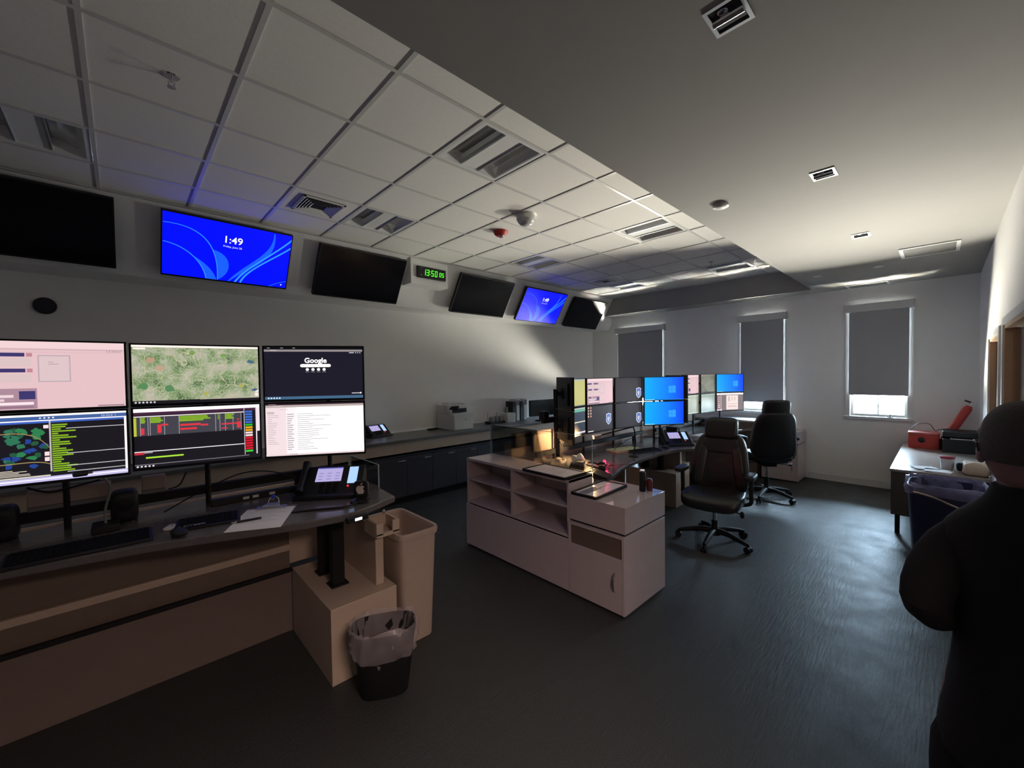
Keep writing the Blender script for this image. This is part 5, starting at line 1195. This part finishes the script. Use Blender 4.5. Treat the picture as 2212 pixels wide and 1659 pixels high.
for s, k in (('L', 1), ('R', -1)):      # fingers and thumb
    hx, hy, hz = BV['ha'+s][:3]
    for i, (dz, ln) in enumerate(((.024, .058), (.009, .066), (-.006, .062), (-.021, .048))):
        BV['f%d%s' % (i, s)] = (hx+.032, hy-k*.004, hz+dz, .0085, .0085); BV['g%d%s' % (i, s)] = (hx+.032+ln*.5, hy-k*.012, hz+dz-.004, .008, .008); BV['t%d%s' % (i, s)] = (hx+.028+ln*.75, hy-k*.034, hz+dz-.010, .0068, .0068)
        BE += [('ha'+s, 'f%d%s' % (i, s)), ('f%d%s' % (i, s), 'g%d%s' % (i, s)), ('g%d%s' % (i, s), 't%d%s' % (i, s))]
    BV['th'+s] = (hx-.005, hy-k*.022, hz+.034, .0105, .0105); BV['tt'+s] = (hx+.03, hy-k*.034, hz+.052, .0085, .0085); BE += [('ha'+s, 'th'+s), ('th'+s, 'tt'+s)]
skin_mesh('body', BV, BE, M['skin'], pr, 'pel')
def headb(x, y, z):      # skull wide at the back, narrowing to the chin
    k = z/.125
    return (x*(1-.10*max(0, -k))+(.018*max(0, -k) if x > 0 else -.0*k)+(-.022*max(0, -k)**2 if x < 0 else 0), y*(1-.24*max(0, -k)**1.5), z)
hm = MB().cushion((.02, 0, 1.605), (.198, .158, .245), M['skin'], .88, 36, 26, headb)
hm.cushion((.122, 0, 1.59), (.034, .030, .05), M['skin'], .9, 12, 8)
for s in (-1, 1): hm.cushion((.012, s*.082, 1.595), (.045, .02, .065), M['skin'], .8, 14, 10)
hd = hm.build('head', pr)
fm = MB()
for s in (-1, 1): fm.cushion((.106, s*.032, 1.617), (.018, .030, .014), M['offwhite'], .9, 12, 8).cushion((.114, s*.032, 1.617), (.006, .012, .012), M['blackp'], .9, 10, 6).cushion((.112, s*.034, 1.638), (.010, .042, .008), M['hair'], .8, 10, 6)
fm.cushion((.108, 0, 1.545), (.016, .05, .012), mat('lips', (.30, .12, .11), .5), .8, 14, 8); fm.build('face', hd)
def hairb(x, y, z):
    x, y, z = headb(x, y, z)
    return (min(x, .07+.25*z) if x > .05 else x, y, max(z, -.035 if x < -.02 else .02+.3*(x+.02)))
MB().cushion((.014, 0, 1.612), (.222, .176, .258), M['hair'], .88, 40, 28, hairb).build('hair', pr)
g = MB()
for s in (-1, 1): g.tube([(.125, s*.062, 1.617), (.06, s*.090, 1.620), (-.002, s*.093, 1.618), (-.02, s*.090, 1.600)], .0028, M['blackp'], 6)
for s in (-1, 1): g.tube([(.13+.004*math.cos(a), s*.033+.027*math.cos(a), 1.613+.021*math.sin(a)) for a in [i*PI/8 for i in range(17)]], .0022, M['blackp'], 6)
g.build('glasses', pr)
jk = MB()
jk.loft([(0, 0, .70, .150, .168), (0, 0, .78, .150, .166), (0, 0, .92, .138, .148), (0, 0, 1.06, .122, .128), (-.005, 0, 1.18, .128, .136), (-.01, .01, 1.30, .132, .155), (-.015, .012, 1.37, .122, .158), (-.018, .006, 1.42, .100, .128), (-.018, 0, 1.455, .082, .092), (-.016, 0, 1.485, .070, .072), (-.012, 0, 1.515, .064, .066), (-.012, 0, 1.512, .056, .058)], M['cloth'], 44, 2.3, True, True)
for s in (-1, 1):
    q = 1 if s > 0 else .58
    jk.tube([(-.012, s*.09, 1.375), (-.02, s*.135*q, 1.325), (-.05, s*.182*q, 1.24), (-.070, s*.200*q, 1.15), (-.03, s*.180*q, 1.105), (.06, s*.125*q, 1.105), (.15, s*.055, 1.105)], [.056, .064, .064, .058, .056, .050, .044], M['cloth'], 20)
jk.build('jacket', pr, sub=1)
tr = MB(); tr.loft([(0, 0, .74, .135, .155), (0, 0, .86, .138, .152), (0, 0, .98, .126, .136)], M['cloth'], 36, 2.4, True, True)
for s in (-1, 1): tr.tube([(0, s*.085, .82), (.005, s*.09, .66), (.015, s*.10, .48), (0, s*.108, .28), (-.015, s*.115, .06)], [.095, .092, .074, .066, .070], M['cloth'], 20)
tr.build('trousers', pr, sub=1)
for s in (-1, 1): MB().cushion((.045, s*.122, .048), (.28, .10, .095), M['blackp'], .6, 24, 12, lambda x, y, z: (x, y, z*(1-.3*max(0, x/.14)) - (.012 if z > 0 and x > .04 else 0))).build('shoe', pr)
